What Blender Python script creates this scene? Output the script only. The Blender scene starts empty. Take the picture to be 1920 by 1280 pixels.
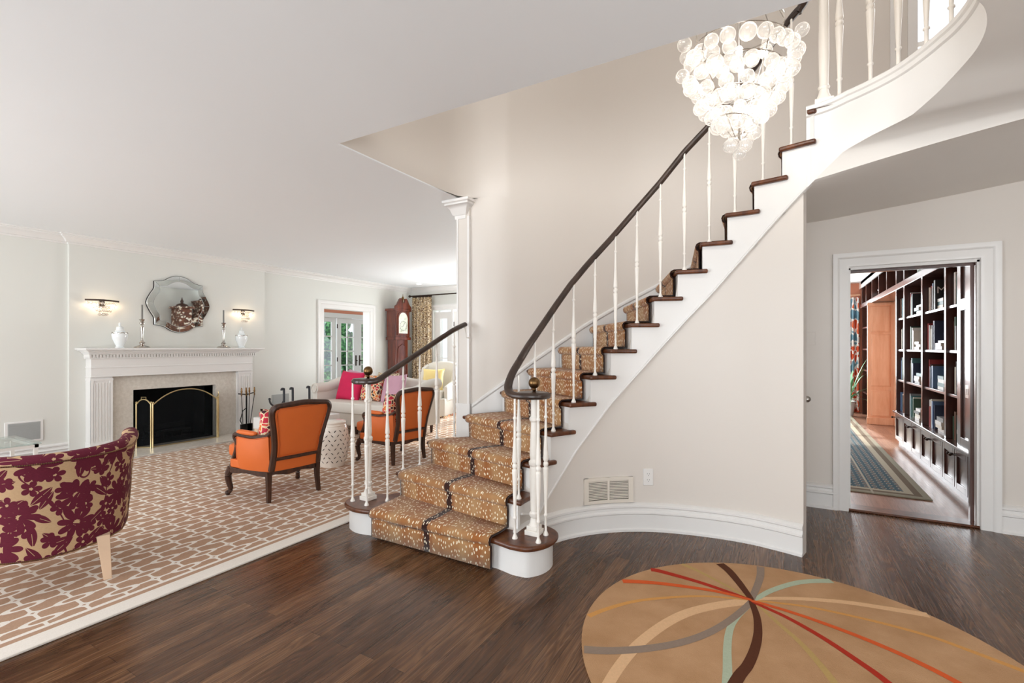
import bpy, bmesh, math, random
from mathutils import Vector, Matrix
random.seed(7)
PI = math.pi
S = bpy.context.scene
C = S.collection
# ---------------------------------------------------------------- camera, world, lights, exposure
TH = math.radians(29.6); FPX = 900.0; EYE = 1.34; HZ = 651.0
cd = bpy.data.cameras.new('camera'); cam = bpy.data.objects.new('camera', cd); C.objects.link(cam)
cam.location = (0, 0, EYE); cam.rotation_euler = (PI/2, 0, TH)
cd.sensor_width = 36; cd.lens = 36*FPX/1920; cd.shift_y = (HZ-640)/1920; cd.clip_start = .05; cd.clip_end = 200
S.camera = cam
S.view_settings.view_transform = 'Standard'
try: S.view_settings.look = 'None'
except Exception: pass
S.view_settings.gamma = 1; S.view_settings.use_curve_mapping = False
S.view_settings.exposure = -0.12
S.cycles.use_denoising = True
S.cycles.max_bounces = 10; S.cycles.diffuse_bounces = 6; S.cycles.glossy_bounces = 4
S.cycles.transmission_bounces = 8; S.cycles.transparent_max_bounces = 24
S.cycles.sample_clamp_indirect = 6
W = bpy.data.worlds.new('world'); S.world = W; W.use_nodes = True
bg = W.node_tree.nodes['Background']; bg.inputs[0].default_value = (.80, .90, 1.0, 1); bg.inputs[1].default_value = 2.2
def area(name, loc, to, sx, sy, power, col=(1, 1, 1)):
    l = bpy.data.lights.new(name, 'AREA'); l.shape = 'RECTANGLE'; l.size = sx; l.size_y = sy; l.energy = power; l.color = col
    o = bpy.data.objects.new(name, l); C.objects.link(o); o.location = loc
    o.rotation_euler = (Vector(to)-Vector(loc)).to_track_quat('-Z', 'Y').to_euler(); return o
sl = bpy.data.lights.new('sun', 'SUN'); sl.energy = 5; sl.angle = math.radians(1.5); sl.color = (1, .96, .88)
so = bpy.data.objects.new('sun', sl); C.objects.link(so); so.rotation_euler = Vector((.10, -1, -.55)).to_track_quat('-Z', 'Y').to_euler()
area('window_light_entry', (.5, -2.85, 1.25), (.2, 0, 3.9), 2.6, 2.0, 132, (.95, .975, 1))
area('added_side_light', (2.5, .3, 1.35), (1.3, 3.2, 2.9), 1.8, 1.6, 46, (.96, .98, 1))  # added lamp on a windowless wall, brightens the right side of the hall
area('window_light_living', (-5.2, -2.85, 1.35), (-5.2, 0, 3.6), 3.6, 2.0, 235, (.94, .97, 1))
area('added_upstairs_light', (-.6, -.85, 4.1), (-.6, 3, 3.6), 2.6, 1.8, 95, (1, .985, .96))  # added lamp for the stairwell, the upper wall behind it has no window
area('window_light_landing', (1.3, 5.2, 4.0), (1.0, 2.5, 3.4), 1.6, 2.6, 70, (1, .98, .95))
area('window_light_garden', (-5.1, 8.44, 1.25), (-5.4, 5, 3.9), 1.7, 1.8, 110, (.94, .98, 1))
area('added_sunroom_light', (-9.25, 6.2, 1.3), (-7.5, 6.5, 1.3), 1.9, 1.8, 62, (.95, .99, 1))  # added lamp hidden beside the glazed doors, lifts the far living room
area('window_light_library', (.02, 11.95, 1.55), (.6, 7, .9), 1.95, 1.5, 150, (.93, .97, 1))
area('added_library_side_light', (-.85, 8.0, 1.5), (1.4, 8.0, 1.2), 2.6, 1.5, 35, (.95, .98, 1))  # added lamp out of sight, fills the library from a windowless wall

# ---------------------------------------------------------------- camera maths used to read sizes off the photograph
def proj(x, y, z):
    d = -math.sin(TH)*x+math.cos(TH)*y; r = math.cos(TH)*x+math.sin(TH)*y
    return 960+FPX*r/d, HZ-FPX*(z-EYE)/d, d
def lerp(a, b, t): return a+(b-a)*t
def interp(tab, x):
    if x <= tab[0][0]: return tab[0][1]
    for (a, u), (b, v) in zip(tab, tab[1:]):
        if x <= b: return lerp(u, v, (x-a)/(b-a))
    return tab[-1][1]
def height_seen(x, y, tab):
    px, _, d = proj(x, y, 0); return EYE+(HZ-interp(tab, px))/FPX*d
def sstep(t): t = max(0, min(1, t)); return t*t*(3-2*t)

# ---------------------------------------------------------------- materials
def lin(r, g, b):
    f = lambda c: (c/255/12.92) if c/255 <= .04045 else ((c/255+.055)/1.055)**2.4
    return (f(r), f(g), f(b), 1)
class N:
    def __init__(s, name):
        s.m = bpy.data.materials.new(name); s.m.use_nodes = True; s.t = s.m.node_tree; s.n = s.t.nodes
        s.b = s.n['Principled BSDF']; s.out = s.n['Material Output']; s._c = None
    def L(s, a, b): s.t.links.new(a, b)
    def put(s, sock, v):
        if hasattr(v, 'is_output') or isinstance(v, bpy.types.NodeSocket): s.L(v, sock)
        else: sock.default_value = v
    def coord(s, k='Object'):
        n = s.n.new('ShaderNodeTexCoord'); return n.outputs[k]
    def geo(s): return s.n.new('ShaderNodeNewGeometry').outputs['Position']
    def math(s, op, a, b=0, c=0):
        n = s.n.new('ShaderNodeMath'); n.operation = op
        s.put(n.inputs[0], a); s.put(n.inputs[1], b); s.put(n.inputs[2], c); return n.outputs[0]
    def vmath(s, op, a, b=(0, 0, 0)):
        n = s.n.new('ShaderNodeVectorMath'); n.operation = op; s.put(n.inputs[0], a); s.put(n.inputs[1], b)
        return n.outputs['Value'] if op in ('LENGTH', 'DISTANCE', 'DOT_PRODUCT') else n.outputs[0]
    def sep(s, v): n = s.n.new('ShaderNodeSeparateXYZ'); s.L(v, n.inputs[0]); return n.outputs
    def comb(s, x, y, z=0):
        n = s.n.new('ShaderNodeCombineXYZ'); s.put(n.inputs[0], x); s.put(n.inputs[1], y); s.put(n.inputs[2], z); return n.outputs[0]
    def noise(s, v, sc, det=3, rough=.5, dist=0):
        n = s.n.new('ShaderNodeTexNoise'); s.L(v, n.inputs['Vector']); n.inputs['Scale'].default_value = sc
        n.inputs['Detail'].default_value = det; n.inputs['Roughness'].default_value = rough; n.inputs['Distortion'].default_value = dist
        return n.outputs['Fac']
    def vor(s, v, sc, out='Distance', feat='F1', rnd=1, dim='3D'):
        n = s.n.new('ShaderNodeTexVoronoi'); n.feature = feat; n.voronoi_dimensions = dim; s.L(v, n.inputs['Vector'])
        n.inputs['Scale'].default_value = sc; n.inputs['Randomness'].default_value = rnd; return n.outputs[out]
    def ramp(s, f, stops, interp='LINEAR'):
        n = s.n.new('ShaderNodeValToRGB'); s.put(n.inputs[0], f); e = n.color_ramp.elements; n.color_ramp.interpolation = interp
        while len(e) < len(stops): e.new(.5)
        for q, (p, c) in zip(e, stops): q.position = p; q.color = c
        return n.outputs[0]
    def mix(s, f, a, b, typ='MIX'):
        n = s.n.new('ShaderNodeMix'); n.data_type = 'RGBA'; n.blend_type = typ
        s.put(n.inputs[0], f); s.put(n.inputs[6], a); s.put(n.inputs[7], b); return n.outputs[2]
    def bump(s, h, strength=.2, dist=.01):
        n = s.n.new('ShaderNodeBump'); s.L(h, n.inputs['Height']); n.inputs['Strength'].default_value = strength
        n.inputs['Distance'].default_value = dist; s.L(n.outputs[0], s.b.inputs['Normal'])
    def set(s, col=None, rough=None, metal=None, spec=None, **k):
        if col is not None: s.put(s.b.inputs['Base Color'], col)
        if rough is not None: s.put(s.b.inputs['Roughness'], rough)
        if metal is not None: s.b.inputs['Metallic'].default_value = metal
        if spec is not None: s.b.inputs['Specular IOR Level'].default_value = spec
        for a, v in k.items(): s.put(s.b.inputs[a.replace('_', ' ')], v)
        return s.m
def plain(name, rgb, rough=.5, metal=0, var=.04, nsc=6, bump=0, bsc=60, **k):
    n = N(name); c = lin(*rgb); g = n.coord(); f = n.noise(g, nsc, 3)
    col = n.mix(f, tuple(x*(1-var) for x in c[:3])+(1,), tuple(min(1, x*(1+var)) for x in c[:3])+(1,))
    if bump: n.bump(n.noise(g, bsc, 3), bump, .003)
    return n.set(col, rough, metal, **k)
M = {}
M['wall'] = plain('wall_paint_warm', (217, 210, 202), .42, var=.012, nsc=1.2)
M['wall_liv'] = plain('wall_paint_living', (222, 222, 216), .3, var=.012, nsc=1.2)
M['ceil'] = plain('ceiling_paint', (240, 243, 245), .7, var=.01, nsc=1)
M['soffit'] = plain('soffit_paint', (232, 228, 222), .6, var=.01)
M['trim'] = plain('trim_enamel', (230, 228, 225), .28, var=.01)
M['iron_w'] = plain('white_iron', (240, 235, 227), .35, var=.01)
M['terra'] = plain('terracotta_paint', (216, 142, 112), .6)
M['black'] = plain('soot_black', (14, 14, 15), .85, var=.3)
M['blackiron'] = plain('black_iron', (30, 29, 30), .5, .6)
M['grayiron'] = plain('wrought_iron_gray', (66, 68, 72), .45, .7)
M['brass'] = plain('polished_brass', (216, 196, 148), .28, 1)
M['oldbrass'] = plain('aged_brass', (120, 92, 60), .32, 1, var=.25, nsc=30)
M['silver'] = plain('silver', (190, 184, 178), .14, 1)
M['bronze'] = plain('dark_bronze', (62, 48, 40), .4, .7)
M['porcelain'] = plain('white_porcelain', (236, 240, 240), .12)
M['ceramic'] = plain('cream_ceramic', (236, 228, 216), .15)
M['candle'] = plain('grey_candle', (118, 116, 112), .5)
M['orange'] = plain('orange_leather', (214, 104, 38), .55, var=.06, nsc=5, bump=.06)
M['piping'] = plain('orange_piping', (196, 92, 34), .55)
M['sofa'] = plain('cream_upholstery', (226, 221, 212), .9, var=.03, bump=.15, bsc=300)
M['pink'] = plain('raspberry_cotton', (214, 36, 88), .85, var=.1, nsc=10)
M['mauve'] = plain('mauve_linen', (205, 160, 178), .85, var=.06, nsc=10)
M['yellow'] = plain('yellow_silk', (246, 222, 150), .6, var=.05)
M['paleleg'] = plain('limed_oak', (226, 196, 166), .5, var=.05, nsc=20)
M['ventgray'] = plain('grey_louvre', (170, 172, 170), .6)
M['dark'] = plain('gap_shade', (40, 34, 28), .9)  # flat dark colour stands in for shade in slots and behind louvres
M['grille'] = plain('painted_grille', (222, 214, 202), .4, var=.01)
M['mantel'] = M['trim']
M['potw'] = plain('white_pot', (235, 238, 238), .4)
M['steel'] = plain('brushed_steel', (176, 172, 166), .3, 1)
def wood_mat(name, a, b, rough=.35, sc=1, coat=0):
    n = N(name); g = n.coord(); x, y, z = n.sep(g)
    v = n.comb(n.math('MULTIPLY', x, 14*sc), n.math('MULTIPLY', y, 14*sc), n.math('MULTIPLY', z, 2.2*sc))
    f = n.noise(v, 2.2, 5, .6, .4)
    n.set(n.ramp(f, [(.3, lin(*a)), (.7, lin(*b))]), rough); n.b.inputs['Coat Weight'].default_value = coat
    n.b.inputs['Coat Roughness'].default_value = .15
    return n.m
M['walnut'] = wood_mat('dark_walnut_frame', (44, 24, 15), (78, 46, 29), .4)
M['tread'] = wood_mat('stair_tread_oak', (62, 32, 18), (112, 64, 36), .3, .8)
M['rail'] = wood_mat('dark_handrail', (44, 33, 28), (70, 54, 46), .28, .5)
M['mahog'] = wood_mat('mahogany', (70, 24, 14), (120, 52, 32), .2, .5, .5)
M['bookcase'] = wood_mat('bookcase_walnut', (56, 28, 20), (84, 44, 32), .3, .4, .6)
M['maple'] = wood_mat('honey_panel', (222, 164, 128), (238, 190, 158), .35, .4)
def floor_mat(name, dark, mid, light, bw=.085, bl=1.5, rough=.3):
    n = N(name); g = n.geo(); x, y, z = n.sep(g)
    br = n.n.new('ShaderNodeTexBrick'); n.L(n.comb(y, x, 0), br.inputs['Vector'])
    br.offset = .37; br.inputs['Scale'].default_value = 1; br.inputs['Brick Width'].default_value = bl; br.inputs['Row Height'].default_value = bw
    br.inputs['Mortar Size'].default_value = .0009; br.inputs['Mortar Smooth'].default_value = .3
    br.inputs['Color1'].default_value = (0, 0, 0, 1); br.inputs['Color2'].default_value = (1, 1, 1, 1); br.inputs['Mortar'].default_value = (.5, .5, .5, 1)
    rowid = n.math('FLOOR', n.math('DIVIDE', x, bw)); tone = n.sep(br.outputs['Color'])[0]
    v = n.comb(n.math('MULTIPLY', x, 9), n.math('MULTIPLY', y, .75), n.math('ADD', n.math('MULTIPLY', rowid, 3.7), n.math('MULTIPLY', tone, 9)))
    cat = n.noise(v, 1.0, 2, .5, 1.2)
    rings = n.math('FRACT', n.math('MULTIPLY', cat, 11)); rings = n.math('ABSOLUTE', n.math('SUBTRACT', rings, .5))
    fine = n.noise(n.comb(n.math('MULTIPLY', x, 130), n.math('MULTIPLY', y, 1.7), rowid), 1, 3, .5)
    broad = n.noise(n.comb(n.math('MULTIPLY', x, 6), n.math('MULTIPLY', y, 1.6), rowid), 1, 3)
    f = n.math('ADD', n.math('MULTIPLY', rings, .42), n.math('ADD', n.math('MULTIPLY', fine, .34), n.math('ADD', n.math('MULTIPLY', tone, .22), n.math('MULTIPLY', broad, .22))))
    col = n.ramp(f, [(.22, lin(*dark)), (.5, lin(*mid)), (.82, lin(*light))])
    col = n.mix(br.outputs['Fac'], col, lin(*[c*.45 for c in dark]))
    n.bump(n.math('SUBTRACT', fine, n.math('MULTIPLY', br.outputs['Fac'], 2)), .06, .002)
    return n.set(col, n.math('ADD', rough, n.math('MULTIPLY', fine, .18)), spec=.36)
M['floor'] = floor_mat('hall_oak_floor', (50, 32, 21), (90, 61, 41), (138, 101, 70), rough=.17)
M['floor_lib'] = floor_mat('library_floor', (104, 70, 54), (142, 102, 82), (172, 134, 110), .13, 2.0, .22)
# living room trellis rug
n = N('trellis_rug'); x, y, z = n.sep(n.geo())
wx = n.math('ADD', x, n.math('MULTIPLY', n.math('SUBTRACT', n.noise(n.geo(), 9, 2), .5), .012))
cp = n.math('DIVIDE', n.math('ADD', wx, 3.142), .12); cq = n.math('DIVIDE', n.math('SUBTRACT', y, 1.386), .162)
rp_ = n.math('ROUND', cp); rq_ = n.math('ROUND', cq); dp = n.math('ABSOLUTE', n.math('SUBTRACT', cp, rp_)); dq = n.math('ABSOLUTE', n.math('SUBTRACT', cq, rq_))
par = n.math('PINGPONG', n.math('ADD', rp_, rq_), 1)
def hyp(a, b): return n.math('SQRT', n.math('ADD', n.math('MULTIPLY', a, a), n.math('MULTIPLY', b, b)))
de = n.math('MULTIPLY', n.math('ABSOLUTE', n.math('SUBTRACT', hyp(n.math('DIVIDE', dp, .235), n.math('DIVIDE', dq, .41)), 1)), .030)
dd = n.math('MULTIPLY', n.math('ABSOLUTE', n.math('SUBTRACT', n.math('ADD', n.math('DIVIDE', dp, .17), n.math('DIVIDE', dq, .14)), 1)), .014)
rin = n.math('MULTIPLY', n.math('LESS_THAN', hyp(n.math('DIVIDE', dp, .235), n.math('DIVIDE', dq, .41)), 1), 1.0)
din = n.math('LESS_THAN', n.math('ADD', n.math('DIVIDE', dp, .17), n.math('DIVIDE', dq, .14)), 1)
arm = n.math('MINIMUM', n.math('MULTIPLY', dp, .12), n.math('MULTIPLY', dq, .162))
ins = n.math('ADD', n.math('MULTIPLY', par, rin), n.math('MULTIPLY', n.math('SUBTRACT', 1, par), din))
arm = n.math('ADD', arm, n.math('MULTIPLY', ins, 1.0))
shp = n.math('ADD', n.math('MULTIPLY', par, de), n.math('MULTIPLY', n.math('SUBTRACT', 1, par), dd))
lines = n.math('LESS_THAN', n.math('SMOOTH_MIN', arm, shp, .015), .0078)
tanc = n.mix(n.noise(n.geo(), 120, 2), lin(166, 132, 108), lin(190, 158, 134)); crm = n.mix(n.noise(n.geo(), 160, 2), lin(222, 213, 202), lin(240, 233, 224))
e = n.math('SUBTRACT', -2.9, x)
st = n.math('LESS_THAN', n.math('ABSOLUTE', n.math('SUBTRACT', e, .127)), .019)
inner = n.math('GREATER_THAN', e, .172)
st2 = n.math('LESS_THAN', n.math('ABSOLUTE', n.math('SUBTRACT', e, .18)), .010)
istan = n.math('MAXIMUM', st, n.math('MULTIPLY', inner, n.math('SUBTRACT', 1, lines)))
n.bump(n.noise(n.geo(), 350, 2), .4, .004)
M['rug'] = n.set(n.mix(istan, crm, tanc), .95, spec=.1)
# antelope stair carpet, UV in metres
def antelope():
    n = N('antelope_carpet'); uv = n.coord('UV'); u, v, _ = n.sep(uv)
    p = n.comb(n.math('MULTIPLY', u, 46), n.math('MULTIPLY', v, 23), 0)
    p = n.vmath('ADD', p, n.comb(n.math('MULTIPLY', n.math('SUBTRACT', n.noise(uv, 22, 2), .5), 1.3), 0, 0))
    d = n.vor(p, 1, rnd=.8, dim='2D'); spot = n.math('LESS_THAN', d, n.math('ADD', .05, n.math('MULTIPLY', n.noise(uv, 14, 2), .27)))
    base = n.mix(n.ramp(n.noise(n.comb(n.math('MULTIPLY', u, 3), n.math('MULTIPLY', v, .6), 0), 2.4, 2), [(.35, (0, 0, 0, 1)), (.65, (1, 1, 1, 1))]), lin(160, 100, 54), lin(186, 148, 104))
    base = n.mix(n.math('MULTIPLY', n.noise(uv, 260, 2), .35), base, lin(120, 76, 40))
    ds = n.math('ADD', n.math('ABSOLUTE', n.math('SUBTRACT', u, .5)), n.math('MULTIPLY', n.math('SUBTRACT', n.noise(uv, 60, 2), .5), .03))
    seam = n.math('LESS_THAN', ds, .024); seamsoft = n.math('MULTIPLY', n.math('LESS_THAN', ds, .05), .4)
    base = n.mix(seamsoft, base, lin(120, 60, 34)); base = n.mix(seam, base, lin(52, 26, 20))
    col = n.mix(spot, base, lin(238, 226, 200))
    edge = n.math('MAXIMUM', n.math('GREATER_THAN', u, .992), n.math('LESS_THAN', u, .006)); col = n.mix(edge, col, lin(44, 24, 18))
    n.bump(n.noise(uv, 320, 2), .5, .004)
    return n.set(col, .95, spec=.1, Sheen_Weight=.2)
M['carpet'] = antelope()
# burgundy floral
def floral():
    n = N('burgundy_floral_fabric'); uv = n.coord('UV'); u, v, _ = n.sep(uv)
    def layer(sc, off, petals, kind):
        p = n.vmath('ADD', n.vmath('MULTIPLY', uv, (sc, sc, 1)), off)
        pos = n.vor(p, 1, 'Position', rnd=.75, dim='2D'); rc = n.vor(p, 1, 'Color', rnd=.75, dim='2D')
        dx, dy, _z = n.sep(n.vmath('SUBTRACT', p, pos)); r0, r1, r2 = n.sep(rc)
        ang = n.math('ADD', n.math('ARCTAN2', dy, dx), n.math('MULTIPLY', r0, 6.28)); r = n.vmath('LENGTH', n.comb(dx, dy, 0))
        if kind == 'flower':
            pet = n.math('ABSOLUTE', n.math('COSINE', n.math('MULTIPLY', ang, petals/2)))
            lim = n.math('ADD', .13, n.math('MULTIPLY', n.math('POWER', pet, .55), .27))
            return n.math('MULTIPLY', n.math('LESS_THAN', r, lim), n.math('GREATER_THAN', r, n.math('ADD', .055, n.math('MULTIPLY', pet, .02))))
        c, s_ = n.math('COSINE', n.math('MULTIPLY', r0, 6.28)), n.math('SINE', n.math('MULTIPLY', r0, 6.28))
        a = n.math('ADD', n.math('MULTIPLY', dx, c), n.math('MULTIPLY', dy, s_)); b = n.math('SUBTRACT', n.math('MULTIPLY', dy, c), n.math('MULTIPLY', dx, s_))
        w = n.math('MULTIPLY', n.math('SUBTRACT', 1, n.math('POWER', n.math('ABSOLUTE', n.math('MULTIPLY', a, 2.3)), 2)), .15)
        leaf = n.math('LESS_THAN', n.math('ABSOLUTE', b), w)
        return n.math('MULTIPLY', leaf, n.math('GREATER_THAN', n.math('ABSOLUTE', b), .008))
    f1 = layer(4.2, (0, 0, 0), 9, 'flower'); f2 = layer(7.5, (3.3, 1.7, 0), 5, 'leaf'); f3 = layer(6.5, (9.1, 4.2, 0), 7, 'leaf'); f4 = layer(8.5, (5.1, 8.2, 0), 5, 'flower')
    wv = n.math('ADD', n.math('MULTIPLY', u, 1.0), n.math('MULTIPLY', n.noise(uv, 3.2, 1), .9))
    stem = n.math('LESS_THAN', n.math('ABSOLUTE', n.math('SUBTRACT', n.math('FRACT', n.math('MULTIPLY', wv, 3)), .5)), .022)
    m = n.math('MAXIMUM', n.math('MAXIMUM', f1, f2), n.math('MAXIMUM', n.math('MAXIMUM', f3, f4), stem))
    weave = n.noise(n.comb(n.math('MULTIPLY', u, 60), n.math('MULTIPLY', v, 400), 0), 1, 2)
    a = n.mix(weave, lin(176, 142, 106), lin(206, 176, 140)); b = n.mix(weave, lin(84, 26, 42), lin(110, 38, 56))
    return n.set(n.mix(m, a, b), .85, spec=.2)
M['floral'] = floral()
def cells(name, sc, cols, rough=.8, edge=None, ew=.06, stretch=(1, 1, 1), smooth=.0):
    n = N(name); g = n.coord(); g2 = n.vmath('MULTIPLY', g, stretch)
    g2 = n.vmath('ADD', g2, n.vmath('MULTIPLY', n.comb(n.noise(g2, sc*.8, 2), n.noise(n.vmath('ADD', g2, (5, 5, 5)), sc*.8, 2), n.noise(n.vmath('ADD', g2, (9, 2, 5)), sc*.8, 2)), (1.2/sc, 1.2/sc, 1.2/sc)))
    r = n.sep(n.vor(g2, sc, 'Color'))[0]
    k = len(cols); col = n.ramp(r, [((i+.0)/k, lin(*c)) for i, c in enumerate(cols)], 'CONSTANT')
    if edge: col = n.mix(n.math('LESS_THAN', n.vor(g2, sc, 'Distance', 'DISTANCE_TO_EDGE'), ew), col, lin(*edge))
    return n.set(col, rough)
M['pillow_red'] = cells('red_paisley_fabric', 22, [(196, 44, 66), (226, 120, 46), (70, 34, 40), (214, 70, 60)], edge=(236, 216, 178), ew=.09)
M['leopard'] = cells('spotted_drapery', 28, [(226, 204, 170), (236, 220, 192), (216, 192, 152)], edge=(104, 72, 46), ew=.085)
M['drape2'] = cells('orange_blue_drapery', 5.5, [(222, 92, 52), (120, 160, 178), (226, 104, 60), (222, 92, 52)], edge=(248, 244, 238), ew=.10)
M['inlay'] = cells('inlaid_carved_wood', 30, [(92, 50, 30), (120, 70, 44), (78, 40, 26), (232, 222, 204), (104, 58, 36)], rough=.35)
M['hedge'] = cells('hedge_leaves', 14, [(34, 74, 40), (62, 116, 66), (96, 150, 92), (28, 60, 44)], rough=.8)
M['plant'] = plain('palm_leaf', (112, 172, 122), .5)
M['patio'] = plain('patio_stone', (190, 190, 182), .8)
# runner in the library
n = N('teal_library_rug'); g = n.geo(); x, y, z = n.sep(g)
q = n.math('ADD', n.math('SINE', n.math('MULTIPLY', x, 95)), n.math('SINE', n.math('ADD', n.math('MULTIPLY', y, 70), n.math('MULTIPLY', n.math('SINE', n.math('MULTIPLY', x, 40)), 2))))
fld = n.ramp(q, [(.0, lin(62, 86, 96)), (.45, lin(84, 108, 116)), (.62, lin(206, 202, 184)), (1, lin(96, 76, 74))], 'CONSTANT')
ed = n.math('MINIMUM', n.math('SUBTRACT', 1.12, x), n.math('SUBTRACT', y, 5.43))
col = n.mix(n.math('LESS_THAN', ed, .17), fld, lin(176, 168, 148)); col = n.mix(n.math('LESS_THAN', ed, .11), col, lin(110, 96, 78)); col = n.mix(n.math('LESS_THAN', ed, .055), col, lin(150, 146, 128))
for c_ in (.42, .62, .80): col = n.mix(n.math('LESS_THAN', n.math('ABSOLUTE', n.math('SUBTRACT', n.math('SUBTRACT', 1.12, x), c_)), .009), col, lin(172, 166, 150))
M['libr'] = n.set(col, .9, spec=.15)
# marble, stone, glass, mirror
n = N('beige_marble'); g = n.coord(); M['marble'] = n.set(n.ramp(n.noise(g, 26, 6, .7), [(.3, lin(206, 198, 186)), (.7, lin(226, 220, 210))]), .25)
n = N('firebrick'); g = n.coord(); M['firebrick'] = n.set(n.ramp(n.noise(g, 7, 5, .7), [(.4, lin(8, 8, 9)), (.62, lin(26, 25, 24)), (.8, lin(80, 78, 74))]), .9)
def glassy(name, col=(1, 1, 1, 1), refl=.1, rough=0):
    n = N(name); n.n.remove(n.b); tr = n.n.new('ShaderNodeBsdfTransparent'); tr.inputs[0].default_value = col
    gl = n.n.new('ShaderNodeBsdfGlossy'); gl.inputs['Roughness'].default_value = rough
    fr = n.n.new('ShaderNodeLayerWeight'); fr.inputs[0].default_value = .35
    mx = n.n.new('ShaderNodeMixShader'); n.L(n.math('ADD', n.math('MULTIPLY', fr.outputs['Facing'], .5), refl), mx.inputs[0])
    n.L(tr.outputs[0], mx.inputs[1]); n.L(gl.outputs[0], mx.inputs[2]); n.L(mx.outputs[0], n.out.inputs[0]); return n.m
M['glass'] = glassy('window_glass', refl=.02)
M['tglass'] = glassy('table_glass', (.9, .96, .95, 1), .08)
def bubble():
    n = N('blown_glass_bubble'); n.n.remove(n.b); tr = n.n.new('ShaderNodeBsdfTransparent')
    gl = n.n.new('ShaderNodeBsdfGlossy'); gl.inputs['Roughness'].default_value = .05
    tl = n.n.new('ShaderNodeBsdfTranslucent'); tl.inputs[0].default_value = (1, .985, .96, 1)
    df = n.n.new('ShaderNodeBsdfDiffuse'); df.inputs[0].default_value = (1, .985, .96, 1)
    fr = n.n.new('ShaderNodeLayerWeight'); fr.inputs[0].default_value = .5
    a = n.n.new('ShaderNodeMixShader'); a.inputs[0].default_value = .5; n.L(tl.outputs[0], a.inputs[1]); n.L(df.outputs[0], a.inputs[2])
    b = n.n.new('ShaderNodeMixShader'); n.L(n.math('ADD', .21, n.math('MULTIPLY', n.math('POWER', fr.outputs['Facing'], 3), .7)), b.inputs[0]); n.L(tr.outputs[0], b.inputs[1]); n.L(a.outputs[0], b.inputs[2])
    c = n.n.new('ShaderNodeMixShader'); c.inputs[0].default_value = .08; n.L(b.outputs[0], c.inputs[1]); n.L(gl.outputs[0], c.inputs[2])
    n.L(c.outputs[0], n.out.inputs[0]); return n.m
M['bubble'] = bubble()
def emit(name, rgb, s):
    n = N(name); n.set(lin(*rgb), .5); n.b.inputs['Emission Color'].default_value = lin(*rgb); n.b.inputs['Emission Strength'].default_value = s; return n.m
M['bulb'] = emit('warm_bulb', (255, 244, 226), 32)
M['bulb2'] = emit('sconce_bulb', (255, 222, 184), 22)
M['down'] = emit('downlight', (255, 250, 240), 6)
M['mirror'] = plain('mirror_silvering', (236, 240, 240), .02, 1, var=0)
M['crystal'] = glassy('crystal_drop', (1, .97, .92, 1), .34, .08)
n = N('fire_mesh'); n.n.remove(n.b); tr = n.n.new('ShaderNodeBsdfTransparent'); tr.inputs[0].default_value = (1, 1, 1, 1)
df = n.n.new('ShaderNodeBsdfDiffuse'); df.inputs[0].default_value = (.012, .013, .014, 1); mx = n.n.new('ShaderNodeMixShader'); mx.inputs[0].default_value = .55
n.L(tr.outputs[0], mx.inputs[1]); n.L(df.outputs[0], mx.inputs[2]); n.L(mx.outputs[0], n.out.inputs[0]); M['mesh'] = n.m
def flatc(name, rgb, r=.6): return plain(name, rgb, r, var=.06, nsc=20)

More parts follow.
